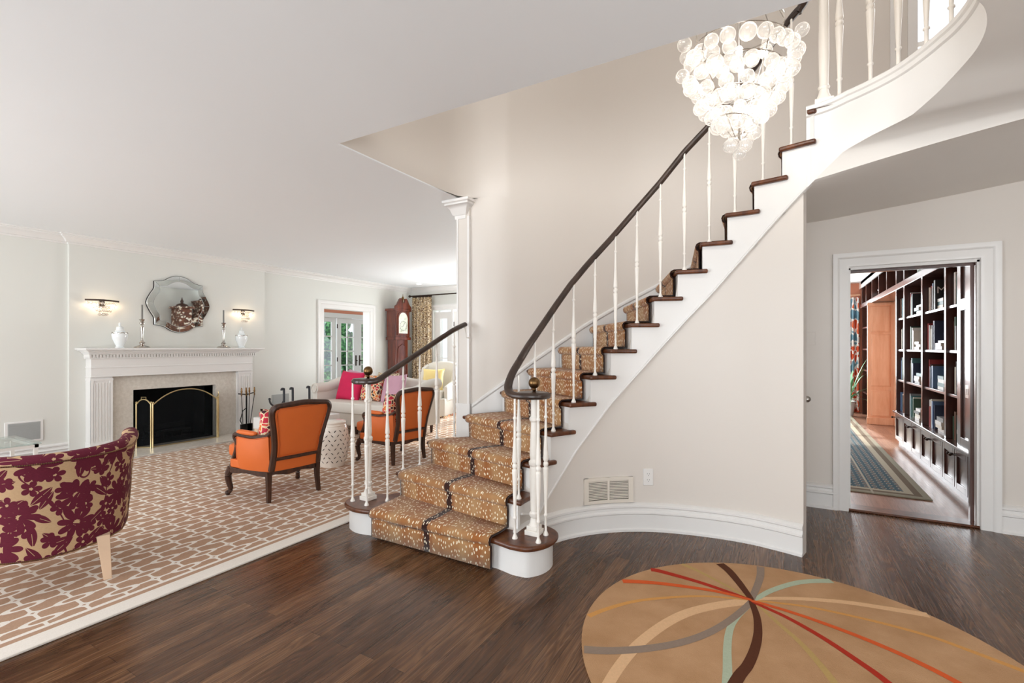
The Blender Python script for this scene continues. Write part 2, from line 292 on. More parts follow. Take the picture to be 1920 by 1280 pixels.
# ---------------------------------------------------------------- mesh helpers
class B:
    def __init__(s): s.v = []; s.f = []; s.mi = []; s.uv = []; s.has = False
    def add(s, vs, fs, mi=0, uvs=None):
        o = len(s.v); s.v += [tuple(p) for p in vs]
        for i, f in enumerate(fs):
            s.f.append(tuple(o+j for j in f)); s.mi.append(mi)
            s.uv.append([uvs[j] for j in f] if uvs else [(0, 0)]*len(f))
        if uvs: s.has = True
        return s
    def box(s, x0, x1, y0, y1, z0, z1, mi=0):
        v = [(x, y, z) for z in (z0, z1) for y in (y0, y1) for x in (x0, x1)]
        return s.add(v, [(0, 2, 3, 1), (4, 5, 7, 6), (0, 1, 5, 4), (2, 6, 7, 3), (0, 4, 6, 2), (1, 3, 7, 5)], mi)
    def prism(s, poly, z0, z1, mi=0, f=None):
        k = len(poly); f = f or (lambda a, b, c: (a, b, c))
        v = [f(a, b, z0) for a, b in poly]+[f(a, b, z1) for a, b in poly]
        return s.add(v, [tuple(range(k))[::-1], tuple(range(k, 2*k))]+[(i, (i+1) % k, k+(i+1) % k, k+i) for i in range(k)], mi)
    def lathe(s, c, prof, n=16, mi=0, ax=2):
        vs = []; m = len(prof)
        for r, h in prof:
            for i in range(n):
                a = 2*PI*i/n; p = [r*math.cos(a), r*math.sin(a), h]
                if ax == 0: p = [h, p[0], p[1]]
                if ax == 1: p = [p[0], h, p[1]]
                vs.append((c[0]+p[0], c[1]+p[1], c[2]+p[2]))
        fs = [(j*n+i, j*n+(i+1) % n, (j+1)*n+(i+1) % n, (j+1)*n+i) for j in range(m-1) for i in range(n)]
        fs += [tuple(range(n))[::-1], tuple(range((m-1)*n, m*n))]
        return s.add(vs, fs, mi)
    def cyl(s, c, r, z0, z1, n=12, mi=0): return s.lathe(c, [(r, z0), (r, z1)], n, mi)
    def ball(s, c, r, n=12, mi=0, sq=1):
        m = max(5, n//2); return s.lathe(c, [(max(1e-4, r*math.sin(PI*j/m)), -r*sq*math.cos(PI*j/m)) for j in range(m+1)], n, mi)
    def tube(s, pts, r, n=8, mi=0, flat=1, up=(0, 0, 1), closed=False):
        pts = [Vector(p) for p in pts]; k = len(pts); rs = r if isinstance(r, (list, tuple)) else [r]*k; vs = []
        for i, p in enumerate(pts):
            a = pts[(i-1) % k] if closed or i > 0 else p; b = pts[(i+1) % k] if closed or i < k-1 else p
            t = (b-a).normalized(); u = Vector(up)
            if abs(t.dot(u)) > .97: u = Vector((1, 0, 0)) if abs(t.x) < .9 else Vector((0, 1, 0))
            sd = t.cross(u).normalized(); w = sd.cross(t).normalized()
            for j in range(n):
                an = 2*PI*(j+.5)/n; vs.append(tuple(p+sd*math.cos(an)*rs[i]+w*math.sin(an)*rs[i]*flat))
        fs = [(i*n+j, ((i+1) % k)*n+j, ((i+1) % k)*n+(j+1) % n, i*n+(j+1) % n) for i in range(k if closed else k-1) for j in range(n)]
        if not closed: fs += [tuple(range(n)), tuple(range((k-1)*n, k*n))[::-1]]
        return s.add(vs, fs, mi)
    def ribbon(s, path, prof, mi=0, closed=False, caps=True):
        """sweep a profile [(offset to the left of travel, z)] along a path [(x,y)] or [(x,y,z)]"""
        k = len(path); vs = []; m = len(prof)
        for i in range(k):
            p = Vector(path[i][:2]); a = Vector(path[(i-1) % k][:2]); b = Vector(path[(i+1) % k][:2]); z = path[i][2] if len(path[i]) > 2 else 0
            d0 = (p-a).normalized() if (closed or i > 0) else None; d1 = (b-p).normalized() if (closed or i < k-1) else None
            d0 = d0 or d1; d1 = d1 or d0
            n0 = Vector((-d0.y, d0.x)); n1 = Vector((-d1.y, d1.x)); nn = (n0+n1).normalized(); sc = 1/max(.35, nn.dot(n0))
            for o, h in prof: vs.append((p.x+nn.x*o*sc, p.y+nn.y*o*sc, z+h))
        fs = [(i*m+j, ((i+1) % k)*m+j, ((i+1) % k)*m+(j+1) % m, i*m+(j+1) % m) for i in range(k if closed else k-1) for j in range(m)]
        if not closed and caps: fs += [tuple(range(m)), tuple(range((k-1)*m, k*m))[::-1]]
        return s.add(vs, fs, mi)
    def grid(s, fn, nu, nv, mi=0, uvfn=None, cu=False):
        vs = [fn(i/nu, j/nv) for j in range(nv+1) for i in range(nu+1)]
        uv = [uvfn(i/nu, j/nv) for j in range(nv+1) for i in range(nu+1)] if uvfn else None
        return s.add(vs, [(j*(nu+1)+i, j*(nu+1)+i+1, (j+1)*(nu+1)+i+1, (j+1)*(nu+1)+i) for j in range(nv) for i in range(nu)], mi, uv)
    def pillow(s, c, w, h, t, mi=0, rot=None, n=14):
        """soft cushion in its local xz plane, thickness along y"""
        R = rot or Matrix.Identity(3); c = Vector(c)
        for sg in (-1, 1):
            def fn(u, v, sg=sg):
                a, b = 2*u-1, 2*v-1; k = ((1-a**4)*(1-b**4))**.45 if abs(a) < 1 and abs(b) < 1 else 0
                pin = 1-.10*(1-abs(a)**3)*(abs(b)**3); pin2 = 1-.10*(1-abs(b)**3)*(abs(a)**3)
                return tuple(c+R@Vector((a*w/2*pin2, sg*t/2*k, b*h/2*pin)))
            s.grid(fn, n, n, mi)
        return s
    def sup(s, c, a, b, h, e=.35, mi=0, n=24, rot=0, fn=None):
        """superellipsoid with half sizes a, b, h"""
        def sp(x, p): return math.copysign(abs(x)**p, x)
        cr, sr = math.cos(rot), math.sin(rot)
        def g(u, v):
            th = 2*PI*u; ph = PI*(v-.5); x = a*sp(math.cos(ph), e)*sp(math.cos(th), e); y = b*sp(math.cos(ph), e)*sp(math.sin(th), e); z = h*sp(math.sin(ph), e)
            if fn: x, y, z = fn(x, y, z)
            return (c[0]+x*cr-y*sr, c[1]+x*sr+y*cr, c[2]+z)
        return s.grid(g, n, max(8, n//2), mi)
def obj(name, b, mats, parent=None, smooth=35, bevel=0, seg=2, loc=None, label=None, rot=None, sub=0):
    me = bpy.data.meshes.new(name); me.from_pydata(b.v, [], b.f)
    for m in (mats if isinstance(mats, (list, tuple)) else [mats]): me.materials.append(m if isinstance(m, bpy.types.Material) else M[m])
    me.polygons.foreach_set('material_index', b.mi)
    if b.has:
        l = me.uv_layers.new(name='UVMap'); l.data.foreach_set('uv', [c for f in b.uv for q in f for c in q])
    bm = bmesh.new(); bm.from_mesh(me); bmesh.ops.remove_doubles(bm, verts=bm.verts, dist=1e-5)
    bmesh.ops.recalc_face_normals(bm, faces=bm.faces); bm.to_mesh(me); bm.free()
    if smooth: me.shade_smooth(); me.set_sharp_from_angle(angle=math.radians(smooth))
    me.update(); o = bpy.data.objects.new(name, me); C.objects.link(o)
    if parent: o.parent = parent
    if loc: o.location = loc
    if rot: o.rotation_euler = rot
    if bevel:
        q = o.modifiers.new('bevel', 'BEVEL'); q.width = bevel; q.segments = seg; q.limit_method = 'ANGLE'; q.angle_limit = math.radians(40)
    if label: o['label'] = label
    return o
def tag(o, label, cat, group=None):
    o['label'] = label; o['category'] = cat
    if group: o['group'] = group
    return o
def thing(name, label, cat, loc=(0, 0, 0), rz=0, group=None):
    o = bpy.data.objects.new(name, None); C.objects.link(o); o.location = loc; o.rotation_euler = (0, 0, rz); o.empty_display_size = .1
    return tag(o, label, cat, group)
def dup(root, loc, rz, label, group=None):
    r = root.copy(); C.objects.link(r); r.location = loc; r.rotation_euler = (0, 0, rz); r['label'] = label
    if group: r['group'] = group
    for ch in list(root.children):
        c = ch.copy(); C.objects.link(c); c.parent = r
        for g in ch.children: d = g.copy(); C.objects.link(d); d.parent = c
    return r
def struct(name, b, m, parent=None, **k):
    o = obj(name, b, m, parent, **k)
    if not parent: o['kind'] = 'structure'
    return o
def cr(pts, t):
    """Catmull-Rom through {index: (x,y)} at real t"""
    ks = sorted(pts); t = max(ks[0], min(ks[-1]-1e-6, t)); i = int(math.floor(t)); u = t-i
    g = lambda j: Vector(pts[max(ks[0], min(ks[-1], j))])
    a, b, c, d = g(i-1), g(i), g(i+1), g(i+2)
    return .5*((2*b)+(-a+c)*u+(2*a-5*b+4*c-d)*u*u+(-a+3*b-3*c+d)*u*u*u)
def path_smooth(pts, sub=4):
    d = {i: p for i, p in enumerate(pts)}
    return [tuple(cr(d, i+j/sub)) for i in range(len(pts)-1) for j in range(sub)]+[tuple(pts[-1])]
# ================================================================ THE SETTING
CEIL = 2.69; TOPC = 5.3; R = .1895
XW = -7.5; YF = 8.5; YD = 4.78
# plan curves of the stair: inner nosing ends, outer (wall side) ends
I_ = {1: (-1.40, 2.45), 2: (-1.425, 2.62), 3: (-1.42, 2.80), 4: (-1.37, 2.96), 5: (-1.30, 3.11), 6: (-1.20, 3.25), 7: (-1.09, 3.36), 8: (-.97, 3.45), 9: (-.83, 3.525), 10: (-.68, 3.575),
      11: (-.52, 3.61), 12: (-.363, 3.63), 13: (-.20, 3.63), 14: (-.037, 3.60), 15: (.12, 3.56), 16: (.27, 3.53), 17: (.40, 3.48)}
O_ = {1: (-2.58, 2.45), 2: (-2.62, 2.78), 3: (-2.57, 3.09), 4: (-2.40, 3.36), 5: (-2.22, 3.68), 6: (-2.04, 3.85), 7: (-1.83, 4.07), 8: (-1.60, 4.30), 9: (-1.33, 4.51), 10: (-1.05, 4.65),
      11: (-.74, 4.735), 12: (-.40, 4.77), 13: (-.05, 4.775), 14: (.28, 4.775), 15: (.60, 4.775), 16: (.95, 4.775), 17: (1.3, 4.775)}
def cI(t, off=0):
    p = cr(I_, t)
    if off:
        d = (cr(I_, t+.05)-cr(I_, t-.05)).normalized(); p = p+Vector((-d.y, d.x))*off
    return p
def cO(t): return cr(O_, t)
Wf = lambda t: cI(t, .03)      # stringer face
F_ = [(.12, 3.59), (.23, 3.575), (.335, 3.54), (.45, 3.48), (.56, 3.40), (.645, 3.29), (.71, 3.17), (.745, 3.04), (.755, 2.9), (.74, 2.75), (.70, 2.61), (.64, 2.5), (.55, 2.38), (.43, 2.28), (.28, 2.22), (.1, 2.2)]
FS = path_smooth(F_, 4)
ZB = [(1010, 965), (1024.6, 938.7), (1080, 847), (1143.8, 760), (1190, 708), (1240, 652), (1287.5, 600), (1334, 552), (1405, 471), (1452, 417), (1505, 360), (1545, 320), (1582.5, 283), (1632, 255), (1711, 216), (1764, 178), (1798, 144), (1826, 109), (1845, 72)]
ZT = [(1519, 206), (1549.7, 187.5), (1585, 172), (1635, 148), (1689, 128), (1733, 100), (1773, 64), (1797, 36)]
def fb(i, p):
    k = sstep((p[1]-2.98)/.42)
    return min(CEIL, lerp(CEIL, height_seen(p[0], p[1], ZB), k)) if k > 0 else CEIL
def ft(p): return interp([(0, 2.95), (3.2, 2.945), (3.4, 2.92), (3.54, 2.895), (3.59, 2.87)], p[1])
F3 = [(p[0], p[1], fb(i, p), ft(p)) for i, p in enumerate(FS)]
# the curved stairwell wall (face towards the stair)
S_ = [(-2.51, 3.64), (-2.35, 3.665), (-2.2, 3.745), (-2.05, 3.89), (-1.85, 4.09), (-1.6, 4.335), (-1.33, 4.55), (-1.05, 4.69), (-.75, 4.77), (-.4, 4.81), (0, 4.82)]
SS = path_smooth(S_, 4)

b = B().box(-2.62-.0, 2.75, -3.1, 4.80, -.12, 0).box(-7.7, -2.62, -3.1, 8.6, -.12, 0).box(-2.62, .10, 4.80, 8.6, -.12, 0); struct('floor', b, 'floor')
b = B().box(.10, 2.0, 4.80, 12.1, -.12, .004).box(-1.0, .10, 4.95, 12.1, -.12, .004); struct('floor.001', b, 'floor_lib', label='lighter library floor')
b = B().box(-9.5, -7.7, 5.0, 9.9, -.12, 0); struct('floor.002', b, 'floor')
b = B().box(.44, 1.28, 4.79, 4.95, 0, .018); o = struct('trim_1', b, 'tread', bevel=.006)
# ceiling with the well left open
b = B().box(-7.7, -2.58, -3.1, 8.6, CEIL, CEIL+.01).box(-2.58, 2.75, -3.1, 2.2, CEIL, CEIL+.01)
struct('ceiling', b, 'ceil')
FR = [q for q in F3[::-1]]                    # from (.1,2.2) round to (.12,3.59)
lefts = [(q[0], q[1], q[2]) for q in FR if q[1] < 3.585]; lefts = sorted(lefts, key=lambda q: q[1])
zl0 = height_seen(.12, 3.59, ZB)
rows = lefts+[(.02, 3.62, zl0), (.02, 3.9, zl0+.01), (.02, 4.2, zl0+.02), (.02, 4.5, zl0+.03), (.02, 4.79, zl0+.04)]
def wallz(x): return interp([(.1, zl0+.04), (.5, 2.475), (1.5, 2.55), (2.7, 2.6)], x)
vs = []; NX = 24
for x0, y, zl in rows:
    w = sstep((y-2.9)/(YD-2.9))**1.2
    for i in range(NX+1):
        u = (i/NX)**1.5; x = lerp(x0, 2.75, u); zr = lerp(CEIL, wallz(x), w)
        vs.append((x, y, lerp(zl, zr, 1-(1-min(1, (x-x0)/2.3))**2)))
m = NX+1; fs = [(j*m+i, j*m+i+1, (j+1)*m+i+1, (j+1)*m+i) for j in range(len(rows)-1) for i in range(NX)]
struct('ceiling.001', B().add(vs, fs), 'soffit')
vs = []
for x0, y, zl in rows:
    for i in range(2): vs.append((lerp(x0, 2.75, i), y, 2.84))
vs = [(lerp(x0 if y < 3.56 else .12+(y-3.56)*.395, 2.75, i), y, 2.84) for x0, y, zl in rows for i in range(2)]
struct('floor.003', B().add(vs, [(j*2, j*2+1, j*2+3, j*2+2) for j in range(len(rows)-1)]).box(-2.7, 2.75, -1.0, 2.14, CEIL+.16, 2.84), 'floor')
struct('ceiling.002', B().box(-2.8, 2.8, -1.1, 5.0, TOPC, TOPC+.1), 'ceil')
# walls of the hall and the living room
def wall_open(axis, face, thick, a0, a1, z0, z1, holes):
    """wall with rectangular holes; axis 'x' = plane of constant x"""
    b = B(); cuts = sorted(set([a0, a1]+[h[0] for h in holes]+[h[1] for h in holes]))
    for p, q in zip(cuts, cuts[1:]):
        mid = (p+q)/2; hs = sorted([h for h in holes if h[0] < mid < h[1]], key=lambda h: h[2]); z = z0
        for h in hs+[None]:
            top = h[2] if h else z1
            if top > z+1e-4:
                if axis == 'x': b.box(face, face+thick, p, q, z, top)
                else: b.box(p, q, face, face+thick, z, top)
            if h: z = h[3]
    return b
DL0, DL1, DLZ = 6.06, 7.22, 2.09
struct('wall_fireplace', wall_open('x', XW, -.18, -3.1, 8.7, 0, CEIL, [(DL0, DL1, 0, DLZ), (3.0, 4.04, .02, .785)]), 'wall_liv')
struct('wall_chimney', wall_open('x', XW, .045, 2.38, 4.87, 0, CEIL, [(3.0, 4.04, .02, .785)]), 'wall_liv')
struct('wall_garden', wall_open('y', YF, .18, -7.7, -2.6, 0, CEIL, [(-6.86, -4.2, .0, 2.17)]), 'wall_liv')
struct('wall_living_right', B().box(-2.70, -2.6, 3.9, 8.6, 0, CEIL), 'wall_liv')
struct('wall_back', wall_open('y', -3.0, -.15, -7.7, 2.75, 0, CEIL, [(-7.0, -3.4, .4, 2.5), (-1.1, 1.5, .25, 2.45)]), 'wall_liv')
struct('wall_right', B().box(2.6, 2.75, -3.1, 4.95, 0, TOPC), 'wall')
struct('wall_library_door', wall_open('y', YD, .15, .0, 2.75, 0, 2.7, [(.455, 1.255, 0, 2.0)]), 'wall')
# stairwell wall
vs = [(x, y, z) for (x, y) in SS for z in (0, CEIL+.01)]
bk = [(x-.0, y+.10, z) for (x, y) in SS for z in (0, CEIL+.01)]
k = len(SS)
b = B().add(vs, [(2*i, 2*i+2, 2*i+3, 2*i+1) for i in range(k-1)]).add(bk, [(2*i, 2*i+1, 2*i+3, 2*i+2) for i in range(k-1)])
b.box(-2.64, -2.505, 3.62, 3.90, 0, CEIL-.001).box(-.02, .13, 4.82, 4.94, 0, 2.7)
struct('wall_stair', b, 'wall')
UP = [(-2.58, 2.0), (-2.58, 2.6), (-2.58, 3.1), (-2.575, 3.35), (-2.555, 3.5), (-2.49, 3.615), (-2.36, 3.685)]+[q for q in SS if q[0] > -2.21]
struct('wall_well', B().add([(x, y, z) for (x, y) in UP for z in (CEIL+.01, TOPC)], [(2*i, 2*i+2, 2*i+3, 2*i+1) for i in range(len(UP)-1)]).add([(x-.06, y+.12, z) for (x, y) in UP for z in (CEIL+.01, TOPC)], [(2*i, 2*i+1, 2*i+3, 2*i+2) for i in range(len(UP)-1)]), 'wall')
struct('wall_landing', wall_open('y', 4.82, .12, -.02, 2.7, 2.62, TOPC, [(.9, 1.62, 2.9, 5.0)]), 'wall')
struct('wall_upper', B().box(-2.8, 2.75, -1.1, -1.0, CEIL+.02, TOPC).box(-2.8, -2.7, -1.0, 2.2, CEIL+.02, TOPC), 'wall')
b = B().box(.73, .79, 4.80, 4.818, 2.85, 5.05).box(.84, .9, 4.80, 4.818, 2.85, 5.05).box(1.62, 1.69, 4.80, 4.818, 2.85, 5.05).box(.9, 1.62, 4.86, 4.9, 3.7, 3.74).box(1.24, 1.27, 4.86, 4.9, 2.9, 5.0)
struct('window_1', b, 'trim', label='bright landing window at top of stairs')
WE = 14.83
# under-stair wall that carries the open stringer: from the first steps to the passage
tw = [1.95+i*(WE-1.95)/104 for i in range(105)]
vs = []
for t in tw:
    p = cI(t, .045); q = cI(t, .12); zt = min(zl0+.3, (max(1, math.floor(t-.12)))*R-.04); zt = max(.15, min(zt, t*R-.06))
    vs += [(p.x, p.y, 0), (p.x, p.y, zt), (q.x, q.y, zt), (q.x, q.y, 0)]
k = len(tw); fs = [(4*i+j, 4*i+4+j, 4*i+4+(j+1) % 4, 4*i+(j+1) % 4) for i in range(k-1) for j in range(3)]+[(0, 1, 2, 3), tuple(4*(k-1)+j for j in (3, 2, 1, 0))]
b = B().add(vs, fs); pe = cI(WE, .045); b.box(.02, pe.x-.012, pe.y+.03, YD, 0, zl0+.1)
struct('wall_under_stair', b, 'wall')
# baseboards
BP = [(0, 0), (.034, 0), (.034, .016), (.022, .024), (.022, .120), (.032, .128), (.032, .138), (.018, .148), (.018, .166), (.028, .174), (.028, .188), (.006, .203), (0, .203)]
base_in = [tuple(cI(t, .045)) for t in [1.9+i*(WE-1.9)/60 for i in range(61)]]+[]
struct('baseboard_stair', B().ribbon(base_in[::-1], BP), 'trim')
struct('baseboard_passage', B().ribbon([(pe.x-.012, YD), (pe.x-.012, 4.5)], [(-o, z) for o, z in BP]), 'trim')
struct('baseboard_door_wall', B().ribbon([(.372, YD), (.13, YD)], BP), 'trim')
struct('baseboard_right', B().ribbon([(2.6, -1), (2.6, YD), (1.362, YD)], BP), 'trim')
struct('baseboard_fireplace', B().ribbon([(XW, YF), (XW, DL1+.12)], BP).ribbon([(XW, DL0-.12), (XW, 4.87)], BP).ribbon([(XW, 2.38), (XW, -3)], BP), 'trim')
struct('baseboard_garden', B().ribbon([(-6.98, YF), (XW, YF)], BP).ribbon([(-2.7, YF), (-4.08, YF)], BP), 'trim')
# crown moulding
CP = [(0, 0), (0, -.11), (.012, -.11), (.016, -.092), (.034, -.088), (.05, -.058), (.078, -.036), (.088, -.030), (.09, -.016), (.105, -.012), (.105, 0)]
xb = XW+.045
b = B().ribbon([(-2.7, YF), (XW, YF), (XW, 4.87), (xb, 4.87), (xb, 2.38), (XW, 2.38), (XW, -3.0)], [(o, CEIL+z) for o, z in CP]); struct('trim_2', b, 'trim')
# pilaster capital at the end of the stair wall
CC = [(0, 0), (0, -.165), (.008, -.165), (.012, -.135), (.03, -.125), (.055, -.075), (.085, -.05), (.10, -.045), (.10, -.03), (.12, -.022), (.12, 0)]
b = B().ribbon([(-2.55, 3.70), (-2.55, 3.62), (-2.655, 3.62), (-2.655, 3.90)], [(o*.78, CEIL+z-.001) for o, z in CC]); struct('trim_3', b, 'trim', label='moulded capital under the ceiling corner')
b = B().box(-2.648, -2.497, 3.612, 3.64, 0, .80).box(-2.652, -2.493, 3.606, 3.64, .80, .825).box(-2.644, -2.625, 3.613, 3.64, .825, CEIL-.15).box(-2.525, -2.503, 3.613, 3.64, .825, CEIL-.15); struct('trim_4', b, 'trim')
# skirt board rising along the stairwell wall
SK = [(857, 757), (885, 757), (925, 727), (958, 703), (1000, 672), (1050, 638), (1096, 606), (1170, 564), (1234, 531), (1304, 489), (1345, 462), (1400, 425), (1500, 350)]
pts = []
for x, y in SS[1:]:
    pts.append((x, y, min(3.2, height_seen(x, y, SK))))
vs = []
k = len(pts)
def seg_n(i):
    a = Vector(pts[max(0, i-1)][:2]); c = Vector(pts[min(k-1, i+1)][:2]); d = (c-a).normalized(); return Vector((d.y, -d.x))
for i, (x, y, z) in enumerate(pts):
    nn = seg_n(i)
    for o, zz in [(.0, z), (.018, z), (.026, z-.012), (.026, z-.03), (.014, z-.045), (.014, max(0, z-.6)), (0, max(0, z-.6))]: vs.append((x+nn.x*o, y+nn.y*o, zz))
fs = [(i*7+j, (i+1)*7+j, (i+1)*7+(j+1) % 7, i*7+(j+1) % 7) for i in range(k-1) for j in range(7)]
struct('trim_5', B().add(vs, fs), 'trim', label='white skirt board rising along the stair wall')
# casings
def casing(b, axis, face, a0, a1, z1, w=.095, sgn=-1, both=False):
    prof = [(0, 0), (.012, 0), (.016, .02), (.016, .062), (.024, .070), (.03, .080), (.03, w), (0, w)]
    # three mitred legs built as strips
    path = [(a0, 0), (a0, z1), (a1, z1), (a1, 0)]; outs = [(-1, 0), (-1, 1), (1, 1), (1, 0)]
    vs = []
    for (a, z), (oa, oz) in zip(path, outs):
        for dep, o in prof:
            aa, zz = a+oa*o, z+oz*o; q = face+sgn*dep
            vs.append((q, aa, zz) if axis == 'x' else (aa, q, zz))
    m = len(prof); b.add(vs, [(i*m+j, (i+1)*m+j, (i+1)*m+(j+1) % m, i*m+(j+1) % m) for i in range(3) for j in range(m)]+[tuple(range(m)), tuple(range(3*m, 4*m))[::-1]])
b = B(); casing(b, 'y', YD, .455, 1.255, 2.0, .108)
b.box(.44, .456, YD-.005, YD+.15, 0, 2.0).box(1.254, 1.27, YD-.005, YD+.15, 0, 2.0).box(.44, 1.27, YD-.005, YD+.15, 1.998, 2.012)
b.box(.456, .47, YD+.02, YD+.05, 0, 1.99).box(1.24, 1.254, YD+.02, YD+.05, 0, 1.99).box(.456, 1.254, YD+.02, YD+.05, 1.975, 1.999); struct('trim_6', b, 'trim', label='white moulded casing around library doorway')
struct('trim_7', B().box(.456, 1.254, YD+.07, YD+.11, 1.955, 1.998), 'bookcase', label='dark sliding door track over the doorway')
b = B(); casing(b, 'x', XW, DL0, DL1, DLZ, .13, 1); b.box(XW-.185, XW+.004, DL0-.004, DL0+.014, 0, DLZ-.014).box(XW-.185, XW+.004, DL1-.014, DL1+.004, 0, DLZ-.014).box(XW-.185, XW+.004, DL0-.004, DL1+.004, DLZ-.014, DLZ+.004); struct('trim_8', b, 'trim')
b = B(); casing(b, 'y', YF, -6.86, -4.2, 2.17, .12); struct('trim_9', b, 'trim')
# closet door and casing in the passage, seen on edge
b = B(); b.box(pe.x-.014, pe.x+.012, 3.72, 3.80, 0, 2.16).box(pe.x-.014, pe.x+.012, 3.72, 4.62, 2.08, 2.16).box(pe.x-.014, pe.x+.012, 4.54, 4.62, 0, 2.08).box(pe.x-.014, pe.x-.004, 3.8, 4.54, 0, 2.08)
d_ = struct('door_1', b, 'trim', label='white closet door under the stairs seen edge on')
kb = B().ball((pe.x+.05, 4.46, .93), .026, 12).cyl((0, 0, 0), .01, 0, .01); kb.tube([(pe.x-.004, 4.46, .93), (pe.x+.05, 4.46, .93)], .009); obj('door_knob', kb, 'steel', d_, label='silver knob')
tag(obj('access_panel', B().box(.16, .225, YD-.004, YD, 1.36, 1.47), 'wall', bevel=.002), 'small blank painted cover plate on wall left of library doorway', 'wall plate')
# library shell
b = B().box(-1.1, -1.0, 4.93, 12.2, 0, 2.75).box(1.95, 2.05, 4.93, 12.2, 0, 2.75); struct('wall_library', b, 'wall_liv')
struct('wall_library_end', wall_open('y', 12.1, .12, -1.1, 2.05, 0, 2.75, [(-.55, 1.08, .75, 2.35)]), 'terra')
struct('wall_library_near', wall_open('y', 4.93, .02, -1.1, 2.05, 0, 2.75, [(.44, 1.27, 0, 2.012)]), 'maple')
struct('ceiling.003', B().box(-1.1, 2.05, 4.93, 12.2, 2.66, 2.75), 'ceil')
b = B(); b.ribbon([(1.33, 12.1), (1.33, 5.0)], [(-o*1.6 if False else o*1.6, 2.66+z*1.2) for o, z in CP])
struct('trim_10', b, 'trim', label='white cornice above the bookcase')
b = B()
for x in (-.55, .0, .52, 1.04): b.box(x, x+.04, 12.12, 12.16, .75, 2.35)
for z in (.75, 1.28, 1.80, 2.31): b.box(-.55, 1.08, 12.12, 12.16, z, z+.04)
struct('window_2', b, 'trim')
# sunroom
XS = -9.35
struct('wall_sunroom', wall_open('x', XS, -.12, 5.0, 9.9, 0, 2.6, [(7.35, 9.3, 0, 2.08)]), 'terra')
struct('wall_sunroom.001', B().box(-9.5, -7.68, 5.0, 5.1, 0, 2.6).box(-9.5, -7.68, 9.8, 9.9, 0, 2.6), 'trim')
struct('ceiling.004', B().box(-9.5, -7.6, 5.0, 9.9, 2.6, 2.7), 'ceil')
struct('trim_11', B().box(XS, XS+.03, 5.1, 9.8, 2.05, 2.16).box(XS, XS+.03, 5.1, 7.25, 0, 2.1).box(XS, XS+.02, 5.1, 9.8, 2.5, 2.6), 'trim')
def french(axis, face, a0, a1, z1, cols, rowsn, stile=.11, bot=.22, dep=.05, handle=None, hinge=None, name='door_2', label=None):
    f = (lambda u0, u1, d0, d1, z0, z2: (face+d0, face+d1, u0, u1, z0, z2)) if axis == 'x' else (lambda u0, u1, d0, d1, z0, z2: (u0, u1, face+d0, face+d1, z0, z2))
    b = B(); b.box(*f(a0, a0+stile, 0, dep, 0.01, z1)).box(*f(a1-stile, a1, 0, dep, 0.01, z1)).box(*f(a0+stile, a1-stile, .001, dep-.001, z1-stile, z1)).box(*f(a0+stile, a1-stile, .001, dep-.001, .01, bot))
    g0, g1 = a0+stile, a1-stile
    for i in range(1, cols): u = lerp(g0, g1, i/cols); b.box(*f(u-.012, u+.012, .008, dep-.008, bot, z1-stile))
    for i in range(1, rowsn): z = lerp(bot, z1-stile, i/rowsn); b.box(*f(g0, g1, .008, dep-.008, z-.012, z+.012))
    d = struct(name, b, 'trim', label=label)
    obj('glass_pane', B().box(*f(g0, g1, dep/2-.003, dep/2+.003, bot, z1-stile)), 'glass', d)
    if handle is not None:
        u = a0+stile/2 if handle == 0 else a1-stile/2; s = -1 if axis == 'y' else 1; fc = face if axis == 'y' else face+dep
        h = B(); e = sorted([fc, fc+s*.01]); e2 = sorted([fc+s*.035, fc+s*.05])
        if axis == 'x': h.box(e[0], e[1], u-.018, u+.018, .88, 1.14).box(e2[0], e2[1], u-.01, u+.08 if handle == 0 else u+.01, 1.0, 1.02).tube([(fc, u, 1.01), (fc+s*.045, u, 1.01)], .01)
        else: h.box(u-.018, u+.018, e[0], e[1], .88, 1.14).box(u-.01, u+.01, e2[0], e2[1], 1.0, 1.02).tube([(u, fc, 1.01), (u, fc+s*.045, 1.01)], .01)
        obj('door_handle', h, 'bronze', d, label='dark bronze lever plate')
    if hinge is not None:
        u = a0 if hinge == 0 else a1; s = -1 if axis == 'y' else 1; fc = face if axis == 'y' else face+dep
        for z in (.22, 1.05, 1.85):
            h = B()
            if axis == 'x': h.cyl((fc+.005, u, z-.05), .011, 0, .1, 8)
            else: h.cyl((u, fc-.005, z-.05), .011, 0, .1, 8)
            obj('hinge', h, 'bronze', d, label='dark hinge')
    return d
french('x', XS-.08, 7.98, 8.62, 2.05, 2, 5, .12, handle=1, hinge=0, name='door_2', label='left glazed door of the sunroom pair')
french('x', XS-.08, 8.62, 9.26, 2.05, 2, 5, .12, handle=0, name='door_3', label='right glazed door of the sunroom pair')
french('x', XS-.08, 7.45, 7.93, 2.05, 1, 5, .10, name='window_3', label='glazed sidelight beside the sunroom doors')
french('y', YF+.03, -6.84, -6.35, 2.13, 1, 4, .15, name='door_4', label='narrow glazed sidelight of garden doors')
french('y', YF+.03, -6.31, -5.3, 2.13, 2, 5, .13, hinge=0, handle=1, name='door_5', label='garden door hinged beside the sidelight')
french('y', YF+.03, -5.28, -4.25, 2.13, 2, 5, .13, name='door_6', label='second garden door')
struct('trim_12', B().box(-6.36, -6.31, YF-.01, YF+.1, 0, 2.17).box(-6.86, -4.2, YF+.0, YF+.12, -.0, .02), 'trim')
